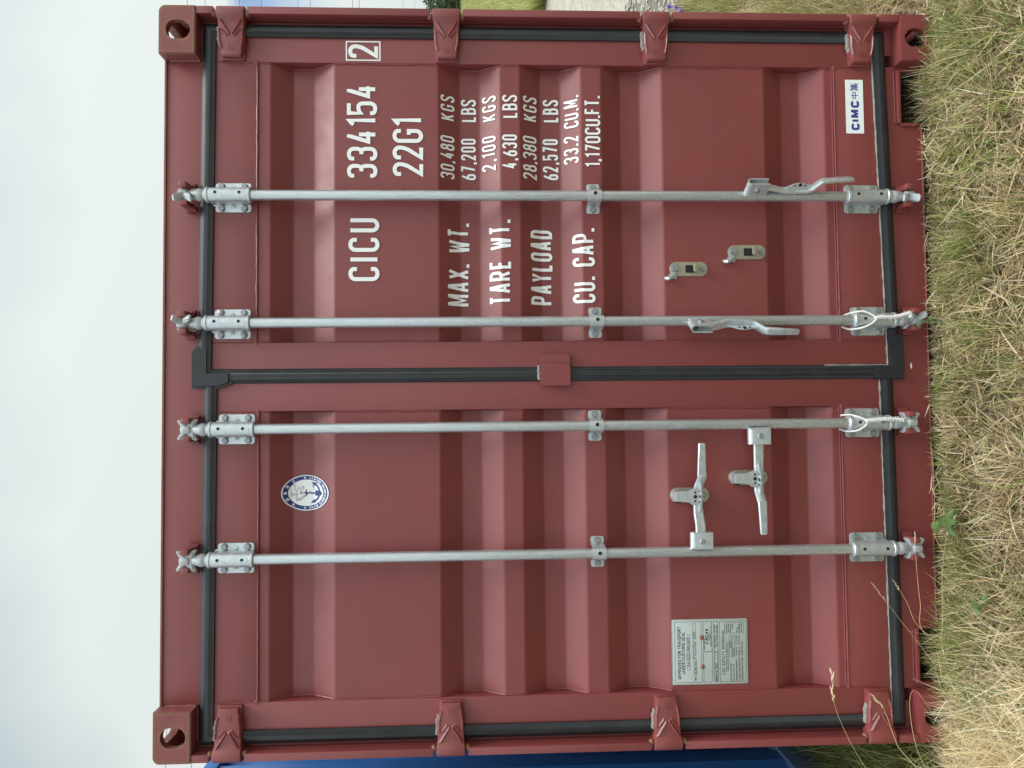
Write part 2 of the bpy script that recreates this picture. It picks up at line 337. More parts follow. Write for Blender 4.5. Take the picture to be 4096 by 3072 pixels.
def text_quads(s, h, stroke, width=None, gw=.46, gap=None):
    """quads of a text line; origin at its lower left; h = letter height, gw = letter width / height"""
    cw = h * gw - stroke; ch = h - stroke; gp = stroke * 1.05 if gap is None else gap
    T = tokens(s); ws = [GL[c][0] * cw + stroke if c != ' ' else h * .30 for c in T]
    tot = sum(ws) + gp * (len(T) - 1)
    if width:
        if len(T) > 1:
            sc = 1.0
            extra = (width - tot) / (len(T) - 1)
            if extra < -gp * .45 or extra > gp * 2.2:   # let the letters take up part of it
                sc = width / tot if extra < 0 else min(width / tot, 1.18)
                ws = [x * sc for x in ws]; cw *= sc
                extra = (width - sum(ws) - gp * (len(T) - 1)) / (len(T) - 1)
            gp += extra
    x = 0; Q = []
    for c, wc in zip(T, ws):
        g = GL[c]; gwid = wc - stroke
        for si, st in enumerate(g[1]):
            cl = st[-1] == 'c'; pts = [p for p in st if p != 'c']
            sp = [(x + stroke / 2 + p[0] * gwid, stroke / 2 + p[1] * ch, (min(gwid * .5, ch * .25) if p[2] == G else p[2] * gwid) if len(p) > 2 else 0) for p in pts]
            Q.append((si, ribbon(rp(sp, cl), stroke if c not in '.' else stroke * 1.15, cl)))
        x += wc + gp
    return Q
def put_quads(bm, Q, f, mi=0, eps=.00006):
    for si, qs in Q:
        for k, q in enumerate(qs):
            vs = [bm.verts.new(f(p.x, p.y, si * eps + k * eps * .2)) for p in q]
            try: bm.faces.new(vs).material_index = mi
            except ValueError: pass
def flat(x, z, y): return lambda a, b, e: (x + a, y - e, z + b)

# ------------------------------------------------------------------ the red container
# corrugated panel: (outer, inner, inner, outer) heights of the five recesses
REC = [(2.2425, 2.1757, 2.1063, 2.0314), (1.6859, 1.6155, 1.5473, 1.4775), (1.4116, 1.341, 1.2713, 1.2039), (1.1349, 1.0639, .9953, .9278), (.5745, .5004, .4341, .3644)]
YO, YI, YF = .049, .090, .045
def profile(z):
    for a, b, c, d in REC:
        if d < z < a:
            if z > b: return YO + (YI - YO) * (a - z) / (a - b)
            if z > c: return YI
            return YI - (YI - YO) * (c - z) / (c - d)
    return YO
def panel_line(z0, z1, rad=.005):
    pts = [(z0, YO)]
    for a, b, c, d in REC[::-1]: pts += [(d, YO), (c, YI), (b, YI), (a, YO)]
    pts.append((z1, YO)); P = [Vector(p) for p in pts]; o = [P[0]]
    for i in range(1, len(P) - 1):
        p = P[i]; s = p + (P[i - 1] - p).normalized() * rad; e = p + (P[i + 1] - p).normalized() * rad
        for t in (0, .25, .5, .75, 1): o.append(s * (1 - t) ** 2 + p * 2 * t * (1 - t) + e * t * t)
    o.append(P[-1]); return o
box_c = thing('shipping_container', 'dark red steel shipping container with closed double doors and four grey locking bars', 'shipping container')

# doors: frame, panel, seal
GASK = [(0, .056), (.0008, .046), (.015, .0335), (.0165, .0325), (.030, .0315), (.0315, .0325), (.040, .0365), (.0455, .0385), (.0462, .0465)]
def sweep_frame(bm, q, prof, mi=0):
    sg = ((1, -1), (-1, -1), (-1, 1), (1, 1)); t = bmesh.new(); rows = []
    for s, y in prof: rows.append([t.verts.new((q[k][0] + sg[k][0] * s, y, q[k][1] + sg[k][1] * s)) for k in range(4)])
    for a, b in zip(rows, rows[1:]):
        for k in range(4): t.faces.new((a[k], a[(k + 1) % 4], b[(k + 1) % 4], b[k]))
    bmesh.ops.recalc_face_normals(t, faces=t.faces[:]); merge(bm, t, mi)
def wob(n, amp): return [random.uniform(-amp, amp) for _ in range(n)]
def make_door(side, quad, stx, rails):
    (xa0, xa1), (xb0, xb1) = stx; zb, zt = rails
    bm = bmesh.new()
    ztop, zbot = max(quad[0][1], quad[1][1]) - .03, min(quad[2][1], quad[3][1]) + .03
    box(bm, xa0, xa1, YF, .095, zbot, ztop, .004); box(bm, xb0, xb1, YF, .095, zbot, ztop, .004)
    box(bm, xa1, xb0, YF + .0006, .094, zt, ztop, .004); box(bm, xa1, xb0, YF + .0006, .094, zbot, zb, .004)
    door = obj('door', bm, 'red', box_c)
    door['label'] = 'door leaf painted with the white container number and weights' if side > 0 else 'door leaf carrying the oval sticker and the grey data plate'
    bm = bmesh.new(); ln = panel_line(zb, zt); prev = None
    xs = [xa1 - .004] + [xa1 + (xb0 - xa1) * k / 12 for k in range(1, 12)] + [xb0 + .004]
    for p in ln:
        row = [bm.verts.new((x, p.y, p.x)) for x in xs]
        if prev:
            for k in range(len(xs) - 1): bm.faces.new((prev[k], prev[k + 1], row[k + 1], row[k]))
        prev = row
    obj('corrugated_panel', bm, 'red', door, smooth=1)
    bm = bmesh.new()          # weld beads round the panel
    for x, sx in ((xa1, 1), (xb0, -1)):
        pts = [];
        for a, b in zip(ln, ln[1:]):
            k = max(1, int((b - a).length / .02))
            for i in range(k): pts.append(a.lerp(b, i / k))
        pts.append(ln[-1])
        tube(bm, [(x + sx * (.0012 + random.uniform(0, .0018)), p.y - .0005, p.x) for p in pts], [.0028 + random.uniform(-.0007, .0009) for _ in pts], 6)
        for (z0, z1) in ((zt, ztop - .02), (zbot + .02, zb)):
            n = max(3, int(abs(z1 - z0) / .012)); tube(bm, [(x + random.uniform(-.001, .001), YF + .0006, z0 + (z1 - z0) * i / n) for i in range(n + 1)], [.0022 + random.uniform(-.0006, .0006) for _ in range(n + 1)], 6)
    for z, sz in ((zt, -1), (zb, 1)):
        n = 60; tube(bm, [(xa1 + (xb0 - xa1) * i / n, YO - .003, z + sz * (.002 + random.uniform(0, .001))) for i in range(n + 1)], [.0036 + random.uniform(-.0008, .0008) for _ in range(n + 1)], 6)
    n = 50; tube(bm, [(xa1 + (xb0 - xa1) * i / n, YO - .001, zb + .009 + random.uniform(0, .0008)) for i in range(n + 1)], .0022, 6)
    for x in (xa1, xb0):
        for z in (zt, zb): lathe(bm, (x, YF + .004, z), (0, -1, 0), [(0, .010), (.004, .009), (.006, .004)], 10)
    obj('weld_bead', bm, 'weld', door)
    bm = bmesh.new(); sweep_frame(bm, quad, GASK)
    if side > 0:              # moulded corners that lap the other leaf
        prism(bm, [(-.036, 2.433), (-.026, 2.475 + .0), (-.033, 2.4905), (.085, 2.4905), (.103, 2.474), (.103, 2.428), (.03, 2.428), (.03, 2.36), (-.022, 2.36)][0:1] + [(-.037, 2.4905), (.085, 2.4905), (.103, 2.474), (.103, 2.432), (.0225, 2.432), (.0225, 2.362), (-.0215, 2.362), (-.036, 2.40)], .0275, .046, .009)
        prism(bm, [(-.0225, .119), (.10, .119), (.13, .124), (.13, .165), (.0245, .168), (.0245, .22), (-.0225, .22)], .0285, .044, .003)
    obj('gasket', bm, 'rubber', door)
    bm = bmesh.new()          # grey sealant squeezed out along the lower edge
    x0, x1 = xa0 + .02, xb1 - .005; z0, z1 = quad[3][1] + .0465, quad[2][1] + .0465; n = 70
    tube(bm, [(x0 + (x1 - x0) * i / n, YF - .002, z0 + (z1 - z0) * i / n + .002 + random.uniform(-.0008, .0008)) for i in range(n + 1)], [.0030 + random.uniform(-.0012, .0010) for _ in range(n + 1)], 6)
    if side > 0:
        tube(bm, [(.0265, YF - .001, z0 + i * .013) for i in range(18)], [.0032 + random.uniform(-.001, .001) for _ in range(18)], 6)
        tube(bm, [(xb1 + .0005, YF - .001, .205 + i * .011) for i in range(10)], .003, 6)
    else: tube(bm, [(xa0 + .004, YF - .001, z0 + i * .013) for i in range(14)], [.0035 + random.uniform(-.001, .001) for _ in range(14)], 6)
    obj('sealant', bm, 'seal', door)
    return door
doorR = make_door(1, [(-.0225, 2.475), (1.180, 2.465), (1.181, .149), (-.0222, .121)], ((.0, .114), (1.051, 1.150)), (.328, 2.287))
doorL = make_door(-1, [(-1.181, 2.462), (.03, 2.456), (.03, .152), (-1.182, .140)], ((-1.150, -1.048), (-.112, -.001)), (.331, 2.280))

# markings on the right leaf
LINES = [('CICU', .317, .5271, 1.8833, 1.9856), ('334154', .6638, .9795, 1.8892, 1.99), ('22G1', .6699, .8658, 1.7368, 1.8386), ('30,480', .6675, .8131, 1.6332, 1.6793), ('KGS', .8678, .9515, 1.6321, 1.6783), ('67,200', .6695, .8123, 1.5608, 1.6114), ('LBS', .8703, .9474, 1.5595, 1.6103), ('2,100', .6954, .8137, 1.4935, 1.5398), ('KGS', .8665, .9513, 1.4922, 1.5386), ('4,630', .6975, .8126, 1.4215, 1.4721), ('LBS', .8695, .9479, 1.42, 1.4707), ('28,380', .6665, .814, 1.3533, 1.4018), ('KGS', .8676, .9512, 1.3514, 1.4), ('62,570', .6704, .8125, 1.2791, 1.3323), ('LBS', .8713, .9488, 1.277, 1.3304), ('33.2', .7206, .8152, 1.2132, 1.2604), ('CU.M.', .8436, .9523, 1.2116, 1.2589), ('1,170CU.FT.', .7029, .9469, 1.139, 1.1918), ('MAX. WT.', .2374, .5191, 1.5852, 1.6574), ('TARE WT.', .237, .5226, 1.4459, 1.5176), ('PAYLOAD', .2404, .496, 1.3032, 1.3781), ('CU. CAP.', .2419, .4932, 1.1635, 1.237)]
for s, x0, x1, z0, z1 in LINES:
    h = z1 - z0; st = h * (.130 if h > .09 else .138); bm = bmesh.new()
    put_quads(bm, text_quads(s, h, st, x1 - x0, gw=.50 if .06 < h < .09 else .46), lambda a, b, e: (x0 + a, e, z0 + b))
    for rec in REC:
        for zz in rec:
            for dz in (-.010, -.005, 0, .005, .010):
                if z0 - .01 < zz + dz < z1 + .01:
                    bmesh.ops.bisect_plane(bm, geom=bm.verts[:] + bm.edges[:] + bm.faces[:], plane_co=(0, 0, zz + dz), plane_no=(0, 0, 1), dist=1e-6)
    for v in bm.verts: v.co.y = profile(v.co.z) - .0022 - v.co.y
    obj('lettering', bm, 'white', doorR, smooth=60)
bm = bmesh.new()
put_quads(bm, text_quads('2', .100, .0135, .0465), flat(1.0690, 1.885, YF - .0008))
for q in ((1.0590, 1.1262, 1.9885, 1.9930), (1.0590, 1.1262, 1.8772, 1.8817), (1.0590, 1.0632, 1.8817, 1.9885), (1.1220, 1.1262, 1.8817, 1.9885)):
    bm.faces.new([bm.verts.new(c) for c in ((q[0], YF - .0008, q[2]), (q[1], YF - .0008, q[2]), (q[1], YF - .0008, q[3]), (q[0], YF - .0008, q[3]))])
obj('check_digit', bm, 'white', doorR)

# ---- corner castings (hollow, with openings on three faces)
def boolean(base, cutters):
    o = bpy.data.objects.new('t', base); COL.objects.link(o); cs = []
    for c in cutters:
        k = bpy.data.objects.new('c', c); COL.objects.link(k); cs.append(k)
        md = o.modifiers.new('b', 'BOOLEAN'); md.operation = 'DIFFERENCE'; md.solver = 'EXACT'; md.object = k
    dg = bpy.context.evaluated_depsgraph_get(); me = bpy.data.meshes.new_from_object(o.evaluated_get(dg))
    for k in cs + [o]:
        d = k.data; bpy.data.objects.remove(k); bpy.data.meshes.remove(d)
    return me
def mesh_of(bm):
    bmesh.ops.recalc_face_normals(bm, faces=bm.faces[:]); me = bpy.data.meshes.new('t'); bm.to_mesh(me); bm.free(); return me
def stadium(cx, cz, wx, wz, n=8):
    r = min(wx, wz) / 2; return roundrect(cx, cz, wx, wz, r * .98, n)
def casting_mesh():           # local: outer top front corner at the origin, extends to -x, +y, -z
    t = bmesh.new(); W, D, H = .162, .178, .118
    P = []
    for k in range(7): a = R(90 - 15 * k); P.append((-.022 + .022 * math.cos(a), -.022 + .022 * math.sin(a)))
    prism(t, [(-W, 0)] + P + [(0, -H), (-W, -H)], 0, D, .003, seg=2)
    cav = bmesh.new(); box(cav, -W + .016, -.014, .022, D - .016, -H + .014, -.026, .006)
    h1 = bmesh.new(); prism(h1, stadium(-.0815, -.0625, .0635, .079), -.01, .05)
    h2 = bmesh.new(); prism(h2, roundrect(-.079, .089, .064, .124, .03), -.06, .02, axes='XY')
    h3 = bmesh.new(); prism(h3, stadium(.089, -.0625, .079, .051), -.05, .02, axes='YZ')
    return boolean(mesh_of(t), [mesh_of(b) for b in (cav, h1, h2, h3)])
cmesh = casting_mesh(); cmesh.materials.clear(); cmesh.materials.append(M['red_cast'])
for p in cmesh.polygons: p.use_smooth = True; p.material_index = 0
cmesh.set_sharp_from_angle(angle=R(35))
CB = cmesh.copy(); CB.materials.clear(); CB.materials.append(M['red_edge'])
def castings(parent, x0, x1, y0, y1, z0, z1, top, bot):
    for x, sx in ((x1, 1), (x0, -1)):
        for y, sy in ((y0, 1), (y1, -1)):
            for z, sz, me in ((z1, 1, top), (z0, -1, bot)):
                c = bpy.data.objects.new('corner_casting', me); COL.objects.link(c); c.parent = parent
                c.location = (x, y, z); c.scale = (sx, sy, sz)
castings(box_c, -1.219, 1.219, 0, 6.058, 0, 2.591, cmesh, CB)

# ---- header, sill, posts, walls, roof
bm = bmesh.new(); box(bm, -1.057, 1.057, .055, .115, 2.40, 2.586, .003); box(bm, -1.057, 1.057, .050, .112, 2.5835, 2.5905, .001, 1)
for sx in (1, -1):            # weld where it meets the castings
    tube(bm, [(sx * 1.0565 + random.uniform(-.001, .001), .053, 2.475 + i * .011) for i in range(10)], [.004 + random.uniform(-.001, .001) for _ in range(10)], 6)
    tube(bm, [(sx * (1.06 + i * .008), .055, 2.471 + random.uniform(-.001, .001)) for i in range(15)], [.0045 + random.uniform(-.001, .002) for _ in range(15)], 6)
obj('door_header', bm, ['red', 'red_cast'], box_c)
bm = bmesh.new()
CR, CL = (.861, 1.037, .096), (-1.037, -.861, .088)
P = [(-1.057, .02), (CL[0], .02)] + [(CL[0], CL[2] - .012), (CL[0] + .004, CL[2] - .003), (CL[0] + .012, CL[2]), (CL[1] - .012, CL[2]), (CL[1] - .004, CL[2] - .003), (CL[1], CL[2] - .012), (CL[1], .02)] + \
    [(CR[0], .024), (CR[0], CR[2] - .012), (CR[0] + .004, CR[2] - .003), (CR[0] + .012, CR[2]), (CR[1] - .012, CR[2]), (CR[1] - .004, CR[2] - .003), (CR[1], CR[2] - .012), (CR[1], .024), (1.057, .024), (1.057, .17), (-1.057, .17)]
prism(bm, P, .050, .056)
for c in (CR, CL):            # lip welded round each pocket, and the pocket's walls
    box(bm, c[0] - .004, c[1] + .004, .036, .0495, c[2] + .004, c[2] + .017, .003)
    box(bm, c[0] - .012, c[0] - .001, .042, .0495, .03, c[2] + .0035, .002); box(bm, c[1] + .001, c[1] + .012, .042, .0495, .03, c[2] + .0035, .002)
    tube(bm, [(c[0] + (c[1] - c[0]) * i / 14, .0495, c[2] + .020 + random.uniform(-.001, .001)) for i in range(15)], .003, 6)
    box(bm, c[0] - .004, c[1] + .004, .0565, .6, c[2] + .001, c[2] + .005, 0, 1); box(bm, c[0] - .005, c[0] - .001, .0565, .6, .0, c[2], 0, 1); box(bm, c[1] + .001, c[1] + .005, .0565, .6, .0, c[2], 0, 1)
    box(bm, c[0] - .004, c[1] + .004, .45, .46, .0, c[2], 0, 1)  # back plate and walls coloured near black as the pocket's shade
tube(bm, [(-.86 + 1.72 * i / 30, .051, .0235) for i in range(31)], .004, 6)
obj('door_sill', bm, ['red', 'dark'], box_c)
HZ = (2.3625, 1.655, .9515, .243)
for sx in (1, -1):
    bm = bmesh.new()
    prism(bm, [(sx * 1.219, .045), (sx * 1.219, .178), (sx * 1.105, .178), (sx * 1.105, .066), (sx * 1.192, .060), (sx * 1.192, .045)], .118, 2.473, 0, axes='XY')
    zs = [.118] + [z + d for z in HZ[::-1] for d in (-.054, .054)] + [2.473]
    for a, b in zip(zs[::2], zs[1::2]):
        box(bm, min(sx * 1.1935, sx * 1.2188), max(sx * 1.1935, sx * 1.2188), .003, .0445, a + .0005, b - .0005, .004, 1)
        for z in (a, b):      # brown sealant and weld at the cut ends
            if .2 < z < 2.45: lathe(bm, (sx * 1.196, .018, z), (0, -1, 0), [(0, .010), (.008, .009), (.013, .004)], 8, 2)
    p = obj('corner_post', bm, ['red', 'red_edge', 'red_cast'], box_c)
def wall(bm, x0, x1, y0, y1, z0, z1, pitch=.278, depth=.036, mi=0):
    t = bmesh.new(); y = y0; prev = None; k = 0
    sg = [(0, x0), (.3, x0), (.5, x1), (.8, x1)]
    pts = []
    while y < y1:
        for f, x in sg:
            if y + f * pitch < y1: pts.append((x, y + f * pitch))
        y += pitch
    pts.append((x0, y1))
    for x, yy in pts:
        row = (t.verts.new((x, yy, z0)), t.verts.new((x, yy, z1)))
        if prev: t.faces.new((prev[0], row[0], row[1], prev[1]))
        prev = row
    bmesh.ops.recalc_face_normals(t, faces=t.faces[:]); merge(bm, t, mi)
def shell(parent, x0, x1, y0, y1, z0, z1, matn, railmat, front=False):
    for x, s in ((x1, 1), (x0, -1)):
        bm = bmesh.new(); wall(bm, x - s * .012, x - s * .048, y0 + .178, y1 - .178, z0 + .15, z1 - .06); obj('side_wall', bm, matn, parent, smooth=20)
        bm = bmesh.new(); box(bm, min(x, x - s * .06), max(x, x - s * .06), y0 + .178, y1 - .178, z1 - .062, z1 - .004, .006); obj('top_rail', bm, matn, parent)
        bm = bmesh.new(); box(bm, min(x, x - s * .05), max(x, x - s * .05), y0 + .178, y1 - .178, z0 + .0, z0 + .15, .006); obj('bottom_rail', bm, railmat, parent)
    bm = bmesh.new(); t = bmesh.new()
    n = 0; y = y0 + .18; prev = None; zz = z1 - .02
    while y < y1 - .18:
        for dy, dz in ((0, 0), (.06, 0), (.09, .014), (.15, .014), (.18, 0)):
            row = (t.verts.new((x0 + .05, y + dy, zz + dz)), t.verts.new((x1 - .05, y + dy, zz + dz)))
            if prev and (row[0].co - prev[0].co).length > 1e-5: t.faces.new((prev[0], prev[1], row[1], row[0]))
            prev = row
        y += .19
    merge(bm, t); obj('roof', bm, matn, parent, smooth=15)
    bm = bmesh.new(); box(bm, x0 + .162, x1 - .162, y1 - .06, y1 - .02, z0 + .1, z1 - .1, .005); obj('end_wall', bm, matn, parent)
    bm = bmesh.new(); box(bm, x0 + .06, x1 - .06, y0 + .1, y1 - .1, z0 + .12, z0 + .15, 0); obj('floor', bm, 'dark', parent)
    for x, s in ((x1, 1), (x0, -1)):
        bm = bmesh.new(); box(bm, min(x, x - s * .12), max(x, x - s * .12), y1 - .16, y1 - .01, z0 + .118, z1 - .118, .005); obj('corner_post', bm, matn, parent)
shell(box_c, -1.219, 1.219, 0, 6.058, 0, 2.591, 'red', 'red')

# ---- hinges: local origin on the outer edge of the post, blade towards -x
def hinge_mesh():
    bm = bmesh.new(); t = bmesh.new()
    S = [(-.002, .0455, .020, .05), (-.0005, .0465, .008, .05), (.005, .0465, .001, .05), (.014, .0465, -.003, .05), (.026, .046, -.003, .05), (.035, .0455, .001, .05), (.044, .0435, .009, .046), (.053, .0425, .012, .046), (.075, .0425, .013, .046), (.102, .0425, .014, .046), (.128, .0385, .0155, .046), (.157, .0325, .017, .046), (.162, .0305, .022, .046)]
    rows = []
    for s, hw, yt, yb in S:
        rows.append([t.verts.new((-s, y, z)) for y, z in ((yb, -hw), (yt + .006, -hw), (yt + .0012, -hw + .002), (yt, -hw + .006), (yt, hw - .006), (yt + .0012, hw - .002), (yt + .006, hw), (yb, hw))])
    for a, b in zip(rows, rows[1:]):
        for k in range(8): t.faces.new((a[k], a[(k + 1) % 8], b[(k + 1) % 8], b[k]))
    t.faces.new(rows[0]); t.faces.new(rows[-1][::-1])
    bmesh.ops.recalc_face_normals(t, faces=t.faces[:]); merge(bm, t)
    for sz in (1, -1):
        ridge(bm, (-.040, .0085, sz * .037), (-.094, .0142, sz * .002), .009, .0055)
        ridge(bm, (-.073, .0133, sz * .032), (-.099, .0145, sz * .010), .007, .0045)
        ridge(bm, (-.070, .0132, sz * .0375), (-.112, .0152, sz * .036), .007, .004); ridge(bm, (-.108, .0150, sz * .0365), (-.140, .0168, sz * .030), .007, .0042)
    put_quads(bm, text_quads('SL', .017, .0034, .020), lambda a, b, e: (-.142 + b, .0135 - e, .010 - a))
    # base plate weld on the door stile
    box(bm, -.168, -.1, .036, .0475, -.038, .038, .003)
    return bm
hobj = obj('hinge', hinge_mesh(), ['red_edge'], doorR, smooth=30)
bm = bmesh.new()
for i in range(9): lathe(bm, (-.066 - i * .0068, .034, .0440 + random.uniform(-.002, .002) - max(0, i - 5) * .0012), (0, -1, 0), [(0, .006), (.009, .0055 + random.uniform(-.001, .001)), (.013, .003)], 7)
sealb = obj('sealant', bm, 'seal', None)
first = True
for k, z in enumerate(HZ):
    for sx, dr in ((1, doorR), (-1, doorL)):
        if first: h = hobj; first = False
        else: h = hobj.copy(); COL.objects.link(h); h.parent = dr
        h.location = (sx * 1.2205, 0, z); h.rotation_euler = (0, 0 if sx > 0 else math.pi, 0)
        if k in (0, 2, 3) or sx < 0:
            s = sealb if sealb.parent is None else sealb.copy()
            if s is not sealb: COL.objects.link(s)
            s.parent = dr; s.location = (sx * 1.2205, 0, z); s.scale = (sx, 1, 1)

# ---- locking bars
BY, BR = .010, .0172
def bracket_mesh(low, dome):
    bm = bmesh.new(); s = -1 if low else 1     # local: plate centre on the door frame face y=YF
    prism(bm, roundrect(0, 0, .0965, .1165, .010), YF - .0045, YF - .0002, .0012)
    # sleeve: hump over the bar, flared into the plate
    t = bmesh.new(); sec = []
    n = 16; prof = [(-.0285, YF - .0046), (-.0255, YF - .0065), (-.0242, YF - .011)] + [(-.0240 * math.cos(math.pi * i / n), BY - .0240 * math.sin(math.pi * i / n)) for i in range(n + 1)] + [(.0242, YF - .011), (.0255, YF - .0065), (.0285, YF - .0046)]
    zs = [(-.054 * s, 1), (.066 * s, 1)]; rows = []
    for z, _ in zs: rows.append([t.verts.new((x, y, z)) for x, y in prof])
    for k in range(len(prof) - 1): t.faces.new((rows[0][k], rows[0][k + 1], rows[1][k + 1], rows[1][k]))
    for r_ in rows: t.faces.new(r_)
    bmesh.ops.recalc_face_normals(t, faces=t.faces[:]); merge(bm, t)
    for z0, z1 in ((.0665, .078), (-.068, -.0545)):       # collars on the bar
        a, b = sorted((z0 * s, z1 * s)); lathe(bm, (0, BY, a), (0, 0, 1), [(0, .0235), (.002, .0258), (b - a - .002, .0258), (b - a, .0235)], 28)
    for z in (-.035 * s, .042 * s): lathe(bm, (.003, BY - .0234, z), (0, -1, 0), [(0, .0052), (.0014, .0050)], 14, 2)
    for sx in (1, -1):
        ridge(bm, (sx * .030, YF - .006, -.006), (sx * .030, YF - .006, .006), .010, .004)
        for sz in (1, -1): hexbolt(bm, sx * .0368, YF - .0045, sz * .037, a=random.random(), dome=dome and sx * sz > 0)
    return bm
def cam_mesh(s):
    bm = bmesh.new()
    half = [(x * .80, z * .82) for x, z in [(0, -.040), (.013, -.040), (.0165, -.031), (.027, -.034), (.038, -.040), (.043, -.034), (.038, -.018), (.027, -.007), (.020, -.001), (.025, .008), (.034, .018), (.041, .030), (.036, .037), (.024, .031), (.0125, .0225), (0, .0225)]]
    pts = [(x, z * s) for x, z in half] + [(-x, z * s) for x, z in half[::-1] if x > 0]
    prism(bm, pts, -.013, .013, .0045, seg=3)
    lathe(bm, (0, 0, -.062 * s), (0, 0, s), [(0, .0165), (.004, .0200), (.018, .0212), (.024, .0185), (.045, .014), (.05, .008)], 20)
    box(bm, -.011, .011, -.019, .019, min(-.012 * s, .018 * s), max(-.012 * s, .018 * s), .005)
    return bm
def keeper_mesh(s, sx):
    bm = bmesh.new()
    for sx in (sx,):
        prism(bm, [(sx * .020, -.012 * s), (sx * .046, -.022 * s), (sx * .050, .010 * s), (sx * .034, .020 * s), (sx * .020, .016 * s)], .032, .0548, .005)
        box(bm, min(sx * .0195, sx * .038), max(sx * .0195, sx * .038), -.020 + (.008 if sx < 0 else 0), .04, -.010, .016, .005)
    return bm
def strap_mesh():
    bm = bmesh.new(); n = 14
    prof = [(-.047, YF + .0035), (-.027, YF + .0035)] + [(-.0215 * math.cos(math.pi * i / n), BY - .0215 * math.sin(math.pi * i / n)) for i in range(n + 1)] + [(.027, YF + .0035), (.047, YF + .0035)]
    prism(bm, offset_path(prof[1:-1], .0035), -.0215, .0215, 0, axes='XY')
    for sx in (1, -1):
        prism(bm, roundrect(sx * .0375, 0, .026, .044, .008), YF - .0008, YF + .0035, .001)
        hexbolt(bm, sx * .038, YF - .0008, 0, a=random.random())
    lathe(bm, (.004, BY - .0210, 0), (0, -1, 0), [(0, .0062), (.0018, .006)], 14, 2)
    return bm
# handle: s along its length from the pivot, n away from the door, w across
def handle_mesh():
    bm = bmesh.new(); t = bmesh.new()
    path = [(.030, 0, .0165, .0050), (.085, .000, .0165, .0050), (.125, -.010, .0160, .0052), (.150, -.012, .0155, .0055), (.208, -.010, .0155, .0055), (.222, -.004, .0150, .0050), (.246, .020, .0145, .0045), (.256, .024, .0145, .0042), (.352, .030, .0110, .0040), (.357, .030, .0085, .0030)]
    rows = []
    for i, (s, n, hw, th) in enumerate(path):
        wo = {2: .003, 3: .0035, 4: .002, 5: .0, 6: -.002}.get(i, 0)
        rows.append([t.verts.new((s, -(n + dn), wo + dw)) for dn, dw in ((-th, -hw), (-th, hw), (th * .4, hw), (th, hw * .8), (th, -hw * .8), (th * .4, -hw))])
    for a, b in zip(rows, rows[1:]):
        for k in range(6): t.faces.new((a[k], a[(k + 1) % 6], b[(k + 1) % 6], b[k]))
    t.faces.new(rows[0][::-1]); t.faces.new(rows[-1])
    bmesh.ops.recalc_face_normals(t, faces=t.faces[:]); merge(bm, t)
    prism(bm, [(.118, .009), (.160, -.012), (.174, -.016), (.190, -.016), (.202, -.012), (.240, -.008), (.215, .004), (.150, .009)], -.003, .003, .0012, axes='XY')   # rib with the seal eye
    for s_, r_ in ((.182, .006), (.165, .003), (.199, .003)): lathe(bm, (s_, -.010 if r_ > .004 else -.008, -.0036), (0, 0, 1), [(0, r_), (.0072, r_)], 12, 1)
    put_quads(bm, text_quads('SURALOC', .0085, .0015, .052), lambda a, b, e: (.262 + a, -.0300 - .0045 - e, -.0095 + b))
    put_quads(bm, text_quads('SURALOC', .0085, .0015, .052), lambda a, b, e: (.345 - a, -.0320 - .0045 - e, .0095 - b))
    return bm
def hub_mesh(fl=1):
    bm = bmesh.new(); t = bmesh.new(); n = 10; pr = []
    pr = [(-.014, -.036)] + [(-.014, .022)] + [(-.014 * math.cos(math.pi * i / n), .022 + .014 * math.sin(math.pi * i / n)) for i in range(1, n)] + [(.014, .022), (.014, -.036)]
    t.free(); prism(bm, offset_path(pr, -.0045), fl * .012, fl * .066, 0, axes='YZ')
    lathe(bm, (fl * .038, -.014, 0), (0, -1, 0), [(0, .0085), (.004, .0085), (.0062, .006)], 16, 1)
    tube(bm, [(fl * .014, .012, -.03), (fl * .014, .012, .03)], .004, 6); tube(bm, [(fl * .014, -.012, -.034), (fl * .014, -.012, .034)], .003, 6)
    return bm
BARS = [  # x, bracket top z, bracket bottom z, strap z, dome bolts, turned cam angle, handle (z, local heading, swing)
    (.5935, 2.3602, .2481, 1.1677, False, 56, (.634, 'down', 1)), (.1752, 2.3607, .2369, 1.1659, True, -60, (.831, 'down', -1)),
    (-.1688, 2.346, .2643, 1.1719, False, 0, (.638, 'left', 0)), (-.5850, 2.3469, .2606, 1.169, False, 0, (.836, 'right', 0))]
P0 = {}
